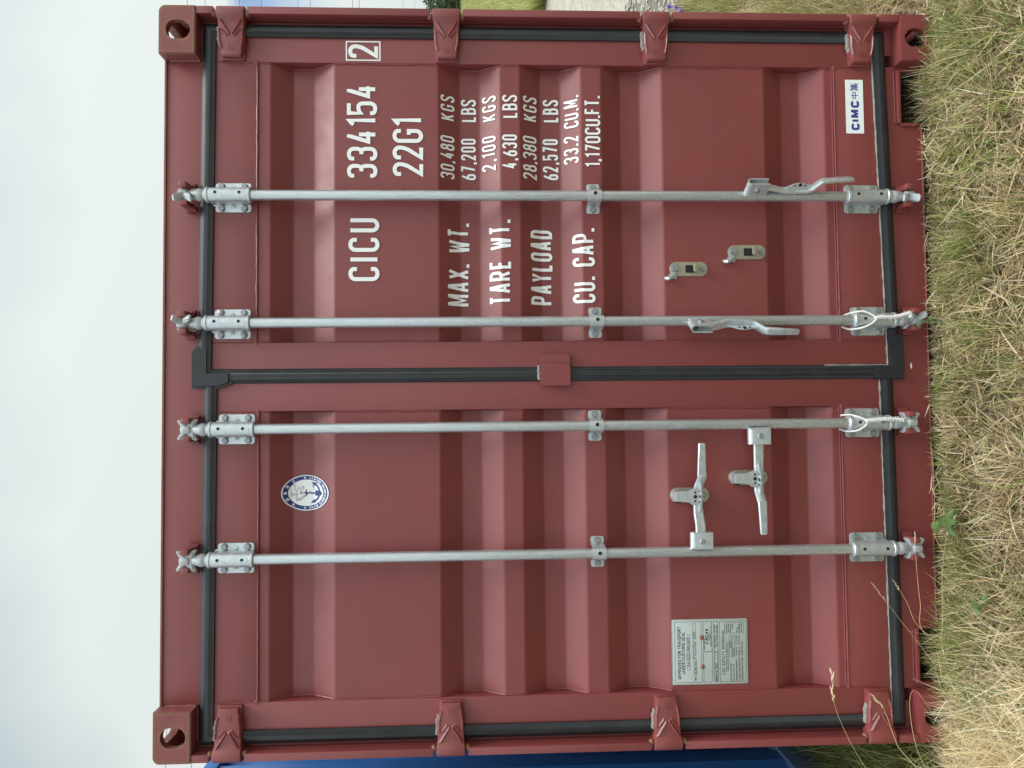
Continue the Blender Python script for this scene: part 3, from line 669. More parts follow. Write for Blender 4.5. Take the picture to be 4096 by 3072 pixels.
for i, (x, zt, zb, zs, dome, turn, (hz, hd, sw)) in enumerate(BARS):
    bm = bmesh.new()
    lathe(bm, (x, BY, zb - .115), (0, 0, 1), [(0, BR), (zt - zb + .23, BR)], 28)
    bar = obj('locking_bar', bm, 'tube', doorR if x > 0 else doorL)
    bar.parent = box_c
    for z, low in ((zt, 0), (zb, 1)):
        key = ('b', low, dome)
        if key not in P0:
            o = obj('bearing_bracket', bracket_mesh(low, dome), ['zinc', 'bolt', 'hole'], bar); P0[key] = o
        else: o = P0[key].copy(); COL.objects.link(o); o.parent = bar
        o.location = (x, 0, z)
        key = ('c', low); s = -1 if low else 1
        if key not in P0: o = obj('cam', cam_mesh(s), 'cast', bar); P0[key] = o
        else: o = P0[key].copy(); COL.objects.link(o); o.parent = bar
        o.location = (x, BY, z + s * .146); o.rotation_euler = (0, 0, R(turn + (10 if low and turn else 0)))
        for sx in (1, -1):
            key = ('k', low, sx)
            if key not in P0: o = obj('cam_keeper', keeper_mesh(s, sx), 'red_edge', box_c); P0[key] = o
            else: o = P0[key].copy(); COL.objects.link(o); o.parent = box_c
            o.location = (x, 0, z + s * .141)
    if 's' not in P0: o = obj('guide_strap', strap_mesh(), ['zinc', 'bolt', 'hole'], bar); P0['s'] = o
    else: o = P0['s'].copy(); COL.objects.link(o); o.parent = bar
    o.location = (x, 0, zs)
    if 'h' not in P0: h = obj('handle', handle_mesh(), ['zinc', 'hole'], bar); P0['h'] = h
    else: h = P0['h'].copy(); COL.objects.link(h); h.parent = bar
    fl = 1 if (hd == 'right' or sw > 0) else -1
    if ('u', fl) not in P0: u = obj('handle_hub', hub_mesh(fl), ['zinc', 'bolt'], bar); P0[('u', fl)] = u
    else: u = P0[('u', fl)].copy(); COL.objects.link(u); u.parent = bar
    if hd == 'right': h.matrix_local = u.matrix_local = Matrix.Translation((x, -.004, hz))
    elif hd == 'left':
        u.matrix_local = Matrix.Translation((x, -.004, hz)); h.matrix_local = Matrix.Translation((x, -.004, hz)) @ Matrix.Rotation(math.pi, 4, 'Y')
    else:     # hanging down along the bar, hub turned towards the viewer
        u.matrix_local = Matrix.Translation((x, BY, hz)) @ Matrix.Rotation(-R(60) * sw, 4, 'Z')
        mm = Matrix(((0, -1, 0), (0, 0, 1), (-1, 0, 0))).to_4x4() if sw > 0 else Matrix(((0, 1, 0), (0, 0, -1), (-1, 0, 0))).to_4x4()
        h.matrix_local = Matrix.Translation((x + sw * .022, BY - .028, hz + .035)) @ Matrix.Rotation(R(-42 * sw), 4, 'Z') @ mm

# ---- handle catches on the panels
def catch_mesh(closed):
    bm = bmesh.new(); y = YO
    prism(bm, roundrect(0, 0, .0485, .131, .0235, 8), y - .004, y - .0003, .001)
    if not closed:
        prism(bm, roundrect(0, -.006, .026, .033, .003), y - .0047, y - .0041, 0, 2)
        box(bm, -.013, .013, y - .026, y - .004, -.030, -.022, .003); box(bm, -.013, .013, y - .030, y - .025, -.024, -.010, .002)
        hexbolt(bm, .001, y - .007, .046, .0125, .008, 1); hexbolt(bm, 0, y - .004, -.051, .010, .006, 1)
        t = []
        prism(bm, [(.012, .035), (.014, .050), (.004, .062), (-.012, .060), (-.030, .079), (-.036, .074), (-.024, .052), (-.010, .036)], y - .0075, y - .0042, .001, 3)
        tube(bm, [(-.030, y - .006, .080), (-.035, y - .014, .079), (-.036, y - .020, .072), (-.032, y - .018, .062), (-.028, y - .008, .052), (-.030, y - .006, .044)], .0055, 7, 3)
    else:
        hexbolt(bm, .001, y - .022, .046, .0125, .008, 1); lathe(bm, (.001, y - .004, .046), (0, -1, 0), [(0, .017), (.0175, .017)], 18)
        hexbolt(bm, 0, y - .004, -.051, .010, .006, 1)
        prism(bm, [(-.015, .062), (.017, .062), (.018, .028), (.022, .012), (.026, .003), (.022, -.014), (.008, -.021), (-.010, -.020), (-.026, -.010), (-.027, .006), (-.020, .014), (-.016, .030)], y - .058, y - .052, .002, 0)
        prism(bm, [(-.015, .062), (.017, .062), (.018, .032), (-.016, .032)], y - .052, y - .018, .002, 0)
        for xx, rr in ((0, .006), (.014, .0035), (-.014, .0035)): lathe(bm, (xx, y - .0575, -.004), (0, -1, 0), [(0, rr), (.0012, rr)], 12, 2)
        box(bm, -.013, .013, y - .045, y - .004, -.037, -.022, .004)
        prism(bm, [(-.024, .05), (-.006, .05), (-.010, .026), (-.024, .03)], y - .010, y - .0042, .001, 2)
    return bm
for i, (x, z, cl) in enumerate(((.3555, .8465, 0), (.4128, .6457, 0), (-.4037, .8574, 1), (-.3477, .6582, 1))):
    if cl not in P0: o = obj('handle_catch', catch_mesh(cl), ['yzinc' if not cl else 'zinc', 'bolt', 'hole', 'zinc'], doorR if x > 0 else doorL); P0[cl] = o
    else: o = P0[cl].copy(); COL.objects.link(o); o.parent = doorR if x > 0 else doorL
    o.location = (x, 0, z)
    if cl: 
        if 'pl' not in P0:
            bm = bmesh.new(); prism(bm, roundrect(0, 0, .0492, .1318, .0238, 8), YO - .0047, YO - .0001, .001); q = obj('catch_plate', bm, 'yzinc', o); P0['pl'] = q
        else: q = P0['pl'].copy(); COL.objects.link(q); q.parent = o

# ---- overlap lug in the middle
bm = bmesh.new()
prism(bm, roundrect(.0462, 1.3035, .050, .1015, .010), .026, YF + .001, .003)
prism(bm, roundrect(-.0035, 1.3035, .0665, .1010, .009), .017, .028, .003)
ridge(bm, (.0305, .018, 1.256), (.0305, .018, 1.351), .012, .0015)
obj('overlap_plate', bm, 'red', doorR)
bm = bmesh.new()
for i in range(9): lathe(bm, (.028 - i * .005, .036, 1.357 + random.uniform(-.001, .002)), (0, -1, 0), [(0, .0055), (.006, .0055), (.010, .002)], 8)
obj('sealant', bm, 'seal', doorR)

# ---- data plate with two rivets
PX0, PX1, PZ0, PZ1 = -1.0265, -.8165, .6715, .9225
bm = bmesh.new(); box(bm, PX0, PX1, .0455, YO - .0003, PZ0, PZ1, .001); box(bm, PX0 - .0025, PX1 + .003, .0470, YO - .0002, PZ0 + .002, PZ1 + .004, .0008, 1)
dp = obj('data_plate', bm, ['plate', 'seal'], doorL)
bm = bmesh.new(); W, H = PX1 - PX0, PZ1 - PZ0; yp = .0452
def pxy(u, v): return PX0 + u * W, PZ1 - v * H       # u from left, v from top
def frame(u0, v0, u1, v1, t=.0011, mi=0):
    x0, z1 = pxy(u0, v0); x1, z0 = pxy(u1, v1)
    for a in ((x0, x1, z0, z0 + t), (x0, x1, z1 - t, z1), (x0, x0 + t, z0 + t, z1 - t), (x1 - t, x1, z0 + t, z1 - t)):
        bm.faces.new([bm.verts.new(c) for c in ((a[0], yp, a[2]), (a[1], yp, a[2]), (a[1], yp, a[3]), (a[0], yp, a[3]))])
def line(s, u0, u1, v0, v1, bold=.15):
    x0, z1 = pxy(u0, v0); x1, z0 = pxy(u1, v1); h = z1 - z0
    put_quads(bm, text_quads(s, h, max(.0007, h * bold), x1 - x0, gw=.7, gap=h * .14), flat(x0, z0, yp - .0001), eps=.00003)
frame(.025, .025, .975, .385); frame(.025, .405, .975, .525); frame(.025, .545, .975, .605); frame(.025, .625, .975, .985)
frame(.50, .405, .502, .525, .0009); frame(.50, .545, .502, .605, .0009)
line('APPROVED FOR TRANSPORT', .08, .90, .062, .108, .15); line('UNDER CUSTOMS SEAL', .16, .82, .118, .160, .15)
frame(.22, .185, .78, .228, .0008); line('CHN/CCSZJ159/2022', .27, .73, .193, .222)
line('TYPE', .05, .11, .285, .31); frame(.13, .275, .375, .315, .0008); line('NL20C-NCA', .16, .35, .283, .309)
line("MANUFACTURER'S NO", .39, .68, .262, .282); line('OF THE CONTAINER', .39, .66, .29, .31); frame(.70, .265, .95, .305, .0008); line('NCA122', .71, .82, .272, .298)
line('MANUFACTURED BY', .53, .71, .412, .428); line('CIMC@zhong#@ji#', .62, .86, .435, .473, .22); line('NINGBO CIMC', .67, .80, .478, .492); line('LOGISTIC EQUIPMENT CO.,LTD', .58, .90, .500, .516)
line("OWNER'S NO", .04, .20, .562, .592); frame(.22, .555, .49, .597, .0008); line('CICU', .24, .32, .563, .589)
line('TIMBER COMPONENT TREATMENT', .55, .93, .553, .572); line('IM/TAILILEUM 400/2022', .58, .91, .580, .598)
line('CSC SAFETY APPROVAL', .14, .84, .655, .690, .15); frame(.19, .705, .65, .74, .0008); line('CN/CCS/ZJ159/22', .22, .62, .711, .735)
line('DATE MANUFACTURED', .04, .31, .762, .78); line('IDENTIFICATION NO.', .04, .30, .80, .818); line('MAXIMUM OPERATING GROSS MASS', .04, .36, .838, .856); line('ALLOWABLE STACKING LOAD FOR 1.8G', .04, .40, .876, .894); line('TRANSVERSE RACKING TEST FORCE', .04, .40, .914, .932)
frame(.41, .752, .75, .787, .0008); line('5/2022', .55, .66, .76, .78); frame(.41, .792, .75, .824, .0008); line('NCA122', .43, .55, .799, .817)
line('30,480 KG', .44, .56, .838, .856); line('67,200 LBS', .60, .74, .838, .856); line('216,000 KG', .42, .56, .876, .894); line('476,190 LBS', .59, .74, .876, .894); line('150,000 NEWTONS', .43, .65, .914, .932)
frame(.78, .69, .95, .95, .0009)
for k, s in enumerate(('FIRST MAINTE-', 'NANCE EXAMI-', 'NATION DATE', '5/2027')): line(s, .795 + (.06 if k == 3 else 0), .93, .71 + k * .027, .728 + k * .027)
for k, s in enumerate(('(PLACE', 'RE-EXAMINATION', 'DECAL HERE)')): line(s, .795, .93 - (.05 if k == 0 else 0), .855 + k * .027, .873 + k * .027)
obj('lettering', bm, 'black_ink', dp)
for u in (.27, .725):
    x, z = pxy(u, .385 if u > .5 else .392); bm = bmesh.new(); lathe(bm, (x, .0455, z), (0, -1, 0), [(0, .0078), (.002, .0072), (.0036, .0045), (.0042, .001)], 16); obj('rivet', bm, 'rivet', dp)

# ---- stickers
bm = bmesh.new(); box(bm, .8225, 1.0095, YF - .0008, YF - .0001, .2285, .2905, 0); st = obj('sticker', bm, 'white', doorR)
bm = bmesh.new(); y2 = YF - .0011
put_quads(bm, text_quads('CIMC', .0285, .0080, .101, gw=1.02), flat(.8340, .2440, y2))
put_quads(bm, text_quads('@zhong#', .0245, .0026, gw=.95), flat(.9420, .2465, y2)); put_quads(bm, text_quads('@ji#', .0280, .0024, gw=.92), flat(.9690, .2465, y2))
obj('lettering', bm, 'blue_ink', st)
# oval classification sticker, following the corrugation of the panel
OX, OZ, OA, OB = -.3828, 2.1318, .0590, .0785     # centre, half width, half height
def oval(a, b, y, mi, hole=None):
    t = bmesh.new(); n = 64
    o_ = [t.verts.new((OX + a * math.cos(2 * math.pi * k / n), y, OZ + b * math.sin(2 * math.pi * k / n))) for k in range(n)]
    if hole:
        i_ = [t.verts.new((OX + hole[0] * math.cos(2 * math.pi * k / n), y, OZ + hole[1] * math.sin(2 * math.pi * k / n))) for k in range(n)]
        for k in range(n): t.faces.new((o_[k], o_[(k + 1) % n], i_[(k + 1) % n], i_[k]))
    else: t.faces.new(o_)
    return t
def drape(bm, off):
    for rec in REC[:1]:
        for zz in rec:
            for dz in (-.010, -.005, 0, .005, .010):
                bmesh.ops.bisect_plane(bm, geom=bm.verts[:] + bm.edges[:] + bm.faces[:], plane_co=(0, 0, zz + dz), plane_no=(0, 0, 1), dist=1e-6)
    for v in bm.verts: v.co.y = profile(v.co.z) - off - v.co.y
bm = oval(OA, OB, 0, 0); drape(bm, .0022); stk = obj('sticker', bm, 'white', doorL, smooth=60); stk['label'] = 'oval blue and white sticker with an anchor emblem'
bm = bmesh.new(); merge(bm, oval(OA * .945, OB * .945, 0, 0, (OA * .745, OB * .745))); merge(bm, oval(OA * 1.012, OB * 1.012, .0, 0, (OA * 1.0, OB * 1.0))); drape(bm, .0027); obj('band', bm, 'navy_ink', stk, smooth=60)
bm = bmesh.new()
def ring_text(s, a0, a1, h, stk_, inside=False, sq=.62):
    T = tokens(s); n = len(T)
    for k, c in enumerate(T):
        if c == ' ': continue
        a = R(a0 + (a1 - a0) * (k + .5) / n); ra, rb = OA * .845, OB * .845
        p = Vector((ra * math.cos(a), rb * math.sin(a))); nrm = Vector((math.cos(a) / ra, math.sin(a) / rb)).normalized()
        upv = -nrm if inside else nrm; rd = Vector((upv.y, -upv.x)); gw_ = (GL[c][0] * (h * sq - stk_) + stk_)
        put_quads(bm, text_quads(c + ('#' if c[0] == '@' else ''), h, stk_, gw=sq), lambda x, y, e: (OX + p.x + rd.x * (x - gw_ / 2) + upv.x * (y - h / 2), e, OZ + p.y + rd.y * (x - gw_ / 2) + upv.y * (y - h / 2)))
ring_text('CHINA CLASSIFICATION SOCIETY', 188, 352, .0078, .0019, True)
ring_text('@zhong#@guo#@chuan#@ji2#@she#', 152, 28, .0095, .0013, False, .95)
for a in (176, 4):
    cx, cz = OX + OA * .845 * math.cos(R(a)), OZ + OB * .845 * math.sin(R(a))
    P = [(cx + (.0046 if k % 2 == 0 else .0019) * math.sin(k * math.pi / 5), cz + (.0046 if k % 2 == 0 else .0019) * math.cos(k * math.pi / 5)) for k in range(10)]
    bm.faces.new([bm.verts.new((x, 0, z)) for x, z in P])
drape(bm, .0033); obj('lettering', bm, 'white', stk, smooth=60)
bm = bmesh.new()
def ink(pts, wd, closed=False, k=0, rad=.004):
    pp = [(OX + p[0], OZ + p[1], rad) for p in pts]
    for q in ribbon(rp(pp, closed), wd, closed): bm.faces.new([bm.verts.new((p.x, k * .00005, p.y)) for p in q])
def fillp(pts, k=0): bm.faces.new([bm.verts.new((OX + x, k * .00005, OZ + z)) for x, z in pts])
ink([(.0, .010), (-.001, -.040)], .0036, k=1); ink([(.0035, .0135), (.0035, .0205), (-.0035, .0205), (-.0035, .0135)], .002, True, rad=.0035)
fillp([(-.012, .000), (0, .0045), (.013, .001), (0, -.003)], 2)
ink([(-.001, -.046), (.018, -.042), (.030, -.030)], .0060, k=3, rad=.012); ink([(-.001, -.046), (-.017, -.041), (-.029, -.027)], .0060, k=4, rad=.012)
fillp([(.035, -.017), (.034, -.036), (.030, -.030), (.021, -.029)], 5); fillp([(-.034, -.014), (-.032, -.032), (-.027, -.027), (-.019, -.027)], 6); fillp([(-.010, -.030), (.008, -.030), (.006, -.050), (-.001, -.054), (-.008, -.050)], 7)
for o_ in (0, .0058):         # the long scaled body winding round the anchor
    ink([(-.004 + o_, .030), (-.018, .038 - o_), (-.026 + o_, .026), (-.016 + o_, .010), (-.006, .004 - o_ * .4), (.004, -.006 - o_), (-.006 + o_ * .6, -.020), (-.003 + o_, -.032), (.010, -.036 + o_ * .6)], .0009, rad=.008, k=8)
for i in range(16):
    t = i / 15; ink([(-.026 + .030 * t * t, .034 - .046 * t), (-.0215 + .030 * t * t, .0325 - .046 * t)], .0007, k=9)
for a in ([(.004, .030), (.016, .028), (.018, .020), (.010, .016), (.002, .020)], [(.006, .032), (.014, .040), (.024, .034), (.028, .044)], [(0, .030), (-.004, .044), (-.001, .050)], [(-.004, .032), (-.010, .046), (-.006, .050)], [(.012, .010), (.020, .012), (.025, .016)], [(.014, .009), (.022, .008)], [(.010, -.028), (.020, -.022), (.027, -.018)], [(.020, -.022), (.026, -.024)]):
    ink(a, .0011, k=10, rad=.006)
drape(bm, .0030); obj('emblem', bm, 'navy_ink', stk, smooth=60)

# small smear of white paint on the sill
bm = bmesh.new(); prism(bm, [(.012, .084), (.020, .088), (.031, .087), (.034, .0835), (.026, .0825), (.018, .081)][::-1], .0492, .0499, .0001)
obj('paint_drip', bm, 'white', box_c)

# ------------------------------------------------------------------ rope loops tied round the two middle brackets
def rope(up_, lo_, br, label):
    def smooth(P, n=8):
        P = [Vector(p) for p in P]; o = []
        for i in range(len(P) - 1):
            a, b, c, d = P[max(0, i - 1)], P[i], P[i + 1], P[min(len(P) - 1, i + 2)]
            for k in range(n):
                t = k / n; o.append(.5 * ((2 * b) + (c - a) * t + (2 * a - 5 * b + 4 * c - d) * t * t + (3 * b - a - 3 * c + d) * t ** 3))
        o.append(P[-1]); return o
    bm = bmesh.new()
    def strand(P, rad, turns, ph, r, squash=1):
        o = []; n = len(P)
        for i, p in enumerate(P):
            d = (P[min(n - 1, i + 1)] - P[max(0, i - 1)]).normalized(); u, v = frame_of(d); a = turns * 2 * math.pi * i / n + ph
            o.append(p + u * rad * math.cos(a) + v * rad * math.sin(a) * squash)
        tube(bm, o, r, 7)
    for L_ in (up_, lo_):
        x0 = L_[0][0]; ys = [YF - .012, .012, -.012, -.019, -.024]
        P = smooth([(x, ys[i], z) for i, (x, z) in enumerate(L_)], 14)
        for ph in (0, 2.1, 4.2): strand(P, .0016, 12, ph, .0020)
    P = smooth([(x, -.0245 + (.012 if k > 2 else 0) * 0, z) for k, (x, z) in enumerate(br)], 14)
    for ph in (0, math.pi): strand(P, .0038, 9, ph, .0036)
    for i in range(0, len(P), 4):
        p = P[i]; d = Vector((random.uniform(-1, 1), random.uniform(-.6, .1), random.uniform(-.6, .6))).normalized() * .013; tube(bm, [p, p + d], .0006, 4)
    o = obj('rope_loop', bm, 'rope'); return tag(o, label, 'rope', 'white rope loops on the locking bars')
rope([(.1931, .3243), (.2006, .3042), (.202, .2797), (.1913, .2555), (.1777, .239)], [(.1555, .33), (.1449, .3119), (.1478, .2812), (.1612, .2533), (.1777, .239)],
     [(.1765, .2444), (.1809, .2244), (.1792, .1939), (.1836, .1631), (.191, .1384), (.1925, .1276), (.1805, .1249)], 'white twisted rope loop with its end curled, on the door leaf with white lettering')
rope([(-.1435, .3427), (-.1414, .3198), (-.1499, .2987), (-.1565, .2880), (-.1621, .2792)], [(-.1882, .3484), (-.1958, .3334), (-.193, .309), (-.1769, .2842), (-.1621, .2792)],
     [(-.1619, .2845), (-.1592, .2586), (-.1571, .2342), (-.1568, .2038), (-.1608, .1582)], 'white twisted rope loop with a straight tail, on the door leaf with the oval sticker')

# ------------------------------------------------------------------ the blue container alongside
bc = thing('shipping_container', 'bright blue corrugated shipping container standing beside the red one', 'shipping container', (-2.80, 0, .13))
bxr = -1.585; 
E0 = Matrix.Translation((0, 0, 0))
bme = cmesh.copy(); bme.materials.clear(); bme.materials.append(M['bluep'])
castings(bc, -1.219, 1.219, 0, 6.058, 0, 2.591, bme, bme)
shell(bc, -1.219, 1.219, 0, 6.058, 0, 2.591, 'bluep', 'bluerail')
for s in (1, -1):
    bm = bmesh.new(); x = 1.219 * s; box(bm, min(x, x - s * .12), max(x, x - s * .12), .005, .17, .118, 2.473, .005); obj('corner_post', bm, 'bluep', bc)
bm = bmesh.new(); box(bm, -1.10, 1.10, .05, .10, .10, 2.49, .006)
for k in range(7): box(bm, -1.0, 1.0, .04, .0495, .3 + k * .3, .42 + k * .3, .01)
obj('end_panel', bm, 'bluep', bc)
bc.location = (bxr - 1.219, 0, .13)

# ------------------------------------------------------------------ ground
def hgt(x, y):
    x = np.asarray(x, float); y = np.asarray(y, float)
    h = np.interp(x, [-400, -60, -1.75, -1.25, 2.6, 3.9, 6.6, 33.5, 60, 400], [.1, .1, .09, 0, 0, .053, .44, 2.62, 1.2, 1.2])
    return h + .010 * np.sin(x * 5.1 + 1) * np.sin(y * 4.3)
gx = np.unique(np.concatenate([np.linspace(-400, -12, 12), np.linspace(-12, -3, 19), np.linspace(-3, 4.5, 76), np.linspace(4.5, 12, 26), np.linspace(12, 70, 30), np.linspace(70, 400, 10)]))
gy = np.unique(np.concatenate([np.linspace(-400, -12, 12), np.linspace(-12, -2, 21), np.linspace(-2, 4, 61), np.linspace(4, 20, 33), np.linspace(20, 120, 26), np.linspace(120, 400, 10)]))
def np_mesh(name, V, F, mats, tint=None, smooth=True):
    me = bpy.data.meshes.new(name); V = np.asarray(V, np.float32); F = np.asarray(F, np.int32); k = F.shape[1]
    me.vertices.add(len(V)); me.vertices.foreach_set('co', V.ravel()); me.loops.add(F.size); me.loops.foreach_set('vertex_index', F.ravel())
    me.polygons.add(len(F)); me.polygons.foreach_set('loop_start', np.arange(0, F.size, k, dtype=np.int32))
    try: me.polygons.foreach_set('loop_total', np.full(len(F), k, np.int32))
    except Exception: pass
    me.update(calc_edges=True); me.validate()
    if tint is not None:
        a = me.attributes.new('tint', 'FLOAT_COLOR', 'POINT'); a.data.foreach_set('color', np.concatenate([tint, np.ones((len(tint), 1))], 1).astype(np.float32).ravel())
    if smooth: me.polygons.foreach_set('use_smooth', np.ones(len(F), bool))
    for mm in mats: me.materials.append(M[mm])
    o = bpy.data.objects.new(name, me); COL.objects.link(o); return o
def sheet(name, xs, ys, dz, matn):
    X, Y = np.meshgrid(xs, ys, indexing='ij'); V = np.stack([X, Y, hgt(X, Y) + dz], -1).reshape(-1, 3)
    n, mm = len(xs), len(ys); I = np.arange(n * mm).reshape(n, mm)
    F = np.stack([I[:-1, :-1], I[1:, :-1], I[1:, 1:], I[:-1, 1:]], -1).reshape(-1, 4)
    return tag(np_mesh(name, V, F, [matn]), kind='structure')
sheet('ground', gx, gy, 0, 'soil')
sheet('gravel_verge', np.array([2.72, 2.9, 3.2, 3.5, 3.8, 3.9]), gy[(gy > -60) & (gy < 125)], .004, 'gravel')
sheet('road', np.array([3.9, 4.2, 4.6, 5, 5.5, 6, 6.5]), gy[(gy > -60) & (gy < 125)], .008, 'tar')

# loose stones on the verge and between the grass
def stones(name, P, S):
    ico = bmesh.new(); bmesh.ops.create_icosphere(ico, subdivisions=1, radius=1); base = np.array([v.co[:] for v in ico.verts]); fc = np.array([[v.index for v in f.verts] for f in ico.faces]); ico.free()
    n = len(P); sc = S[:, None, None] * rng.uniform(.6, 1.25, (n, 1, 3)) * np.array([1, 1, .7]); V = base[None] * sc * rng.uniform(.85, 1.15, (n, len(base), 1)) + P[:, None]
    F = fc[None] + (np.arange(n) * len(base))[:, None, None]
    return np_mesh(name, V.reshape(-1, 3), F.reshape(-1, 3), ['stone'], smooth=False)
n = 7000; y = rng.uniform(-1, 16, n); x = rng.uniform(2.68, 3.95, n); P = np.stack([x, y, hgt(x, y) + .008], 1)
tag(stones('gravel', P, rng.uniform(.010, .026, n)), kind='stuff')
n = 900; x = np.concatenate([rng.uniform(.75, 1.9, n - 250), rng.uniform(-1.4, .7, 250)]); y = rng.uniform(-.6, -.1, n); P = np.stack([x, y, hgt(x, y) + .004], 1)
tag(stones('pebbles', P, rng.uniform(.004, .012, n)), kind='stuff')

# ------------------------------------------------------------------ grass
def blades(root, az, ph, dph, Ln, wd, col, seg=3, twist=None):
    n = len(root); t = np.linspace(0, 1, seg + 1); pts = np.zeros((n, seg + 1, 3)); pts[:, 0] = root
    for k in range(seg):
        a = ph + dph * (t[k] + t[k + 1]) / 2; d = np.stack([np.sin(a) * np.cos(az), np.sin(a) * np.sin(az), np.cos(a)], 1); pts[:, k + 1] = pts[:, k] + d * (Ln / seg)[:, None]
    tw = rng.uniform(-.9, .9, n) if twist is None else twist
    side = np.stack([-np.sin(az) * np.cos(tw), np.cos(az) * np.cos(tw), np.sin(tw)], 1)
    prof = np.interp(t, [0, .3, 1], [.8, 1, .15]); off = side[:, None] * (wd[:, None] * prof)[:, :, None] / 2
    V = np.stack([pts - off, pts + off], 2).reshape(n, (seg + 1) * 2, 3)
    f = np.array([[2 * k, 2 * k + 1, 2 * k + 3, 2 * k + 2] for k in range(seg)]); F = f[None] + (np.arange(n) * (seg + 1) * 2)[:, None, None]
    C = np.repeat(col[:, None], (seg + 1) * 2, 1)
    return V.reshape(-1, 3), F.reshape(-1, 4), C.reshape(-1, 3)
def combine(name, parts):
    V, F, C = [], [], []; o = 0
    for v, f, c in parts: V.append(v); F.append(f + o); C.append(c); o += len(v)
    return tag(np_mesh(name, np.concatenate(V), np.concatenate(F), ['blade'], np.concatenate(C)), kind='stuff')
STRAW = np.array([(.78, .60, .33), (.88, .72, .45), (.62, .47, .25), (.93, .80, .55), (.36, .26, .14), (.78, .64, .43), (.20, .135, .075), (.42, .30, .20)]) * .90
GREEN = np.array([(.21, .29, .06), (.30, .37, .09), (.13, .20, .04), (.43, .44, .15), (.56, .51, .22)]) * .86
def pick(pal, n, v=.34): return np.clip(pal[rng.integers(0, len(pal), n)] * rng.uniform(1 - v, 1 + v * .8, (n, 1)), 0, .95)
def area(n, x0, x1, y0, y1):
    x = rng.uniform(x0, x1, n); y = rng.uniform(y0, y1, n); return x, y
CK = rng.normal(0, 1, (9, 2)) * np.array([9., 9, 14, 14, 20, 20, 30, 30, 5])[:, None]; CPH = rng.uniform(0, 6.28, 9)
def clump(x, y): return np.sin(CK[:, 0, None] * x + CK[:, 1, None] * y + CPH[:, None]).sum(0) / 2.2
def make_grass(x, y, kind, pal, zmax=.0, Ls=(.06, .16), ws=(.0025, .0047), az=None):
    k = (clump(x, y) + rng.normal(0, .7, len(x))) * (-1 if kind == 'lie' else 1) > -.75; x, y = x[k], y[k]; az = az if az is None else az[k]
    n = len(x); z = hgt(x, y) + rng.uniform(0, 1, n) ** 2 * zmax; root = np.stack([x, y, z], 1)
    az = rng.uniform(0, 2 * np.pi, n) if az is None else az
    near = np.where(np.abs(x) < 1.32, np.clip((.08 - y) / .30, .42, 1), 1.0)
    near = np.maximum(near, np.clip((-.80 - x) * 3, 0, .75))
    if kind == 'lie': ph = rng.uniform(1.15, 1.62, n); dph = rng.uniform(-.3, .45, n)
    elif kind == 'lean': ph = rng.uniform(.25, 1.1, n); dph = rng.uniform(0, .9, n)
    else: ph = rng.uniform(.02, .55, n); dph = rng.uniform(.1, .9, n)
    return blades(root, az, ph, dph, rng.uniform(*Ls, n) * near, rng.uniform(*ws, n), pick(pal, n))
def tufts(cx, cy, k, pal, Ls, ws=(.0018, .003), rad=.05, spread=.8):
    P = []
    for a, b in zip(cx, cy):
        r = np.abs(rng.normal(0, rad, k)); th = rng.uniform(0, 2 * np.pi, k); x, y = a + r * np.cos(th), b + r * np.sin(th)
        root = np.stack([x, y, hgt(x, y)], 1); ph = np.clip(r / rad * .35 + rng.uniform(0, spread * .6, k), 0, 1.3)
        P.append(blades(root, th + rng.normal(0, .5, k), ph, rng.uniform(0, .8, k), rng.uniform(*Ls, k) * np.where(np.abs(x) < 1.3, np.clip((.08 - y) / .28, .45, 1), 1.0), rng.uniform(*ws, k), pick(pal, k)))
    return P
parts = []
def front(n, y0=-.55, y1=.045): return area(n, -1.75, 2.1, y0, y1)
parts.append(make_grass(*front(12500), 'lie', STRAW, .035, (.05, .15)))
parts.append(make_grass(*front(6000), 'lean', STRAW, .01, (.04, .12)))
parts.append(make_grass(*front(3500), 'lean', GREEN, .0, (.04, .13)))
x, y = area(4200, .6, 2.1, -.55, .0); parts.append(make_grass(x, y, 'lean', GREEN * 1.1, 0, (.05, .16)))
parts.append(make_grass(*area(9000, -2.4, 2.8, -2.0, -.5), 'lie', STRAW, .03, (.06, .17)))
parts.append(make_grass(*area(5000, -2.4, 2.8, -2.0, -.5), 'lean', GREEN, .0, (.05, .15)))
# a fringe that stands up against the sill
x, y = area(5200, -1.25, 1.25, -.12, .035); parts.append(make_grass(x, y, 'stand', np.concatenate([STRAW, GREEN]), 0, (.04, .14)))
tx = np.array([.33, .42, .27, -.02, -.10, .70, 1.12, .95, 1.22, -.28, -.45, -.66, -.75, -.60, -.85, 1.05, .12, .52, -1.0]); ty = np.array([-.16, -.22, -.08, -.04, -.05, -.10, -.05, -.02, -.12, -.05, -.07, -.10, -.06, -.12, -.09, -.2, -.25, -.05, -.18])
parts += tufts(tx, ty, 170, GREEN, (.06, .17), rad=.055)
tx = rng.uniform(-1.3, 1.6, 34); ty = rng.uniform(-.45, .02, 34); parts += tufts(tx, ty, 90, np.concatenate([GREEN, STRAW[:3]]), (.05, .14), rad=.05)
tx = rng.uniform(-1.3, 1.5, 40); ty = rng.uniform(-.4, .02, 40); parts += tufts(tx, ty, 110, STRAW, (.05, .14), rad=.06, spread=1.3)
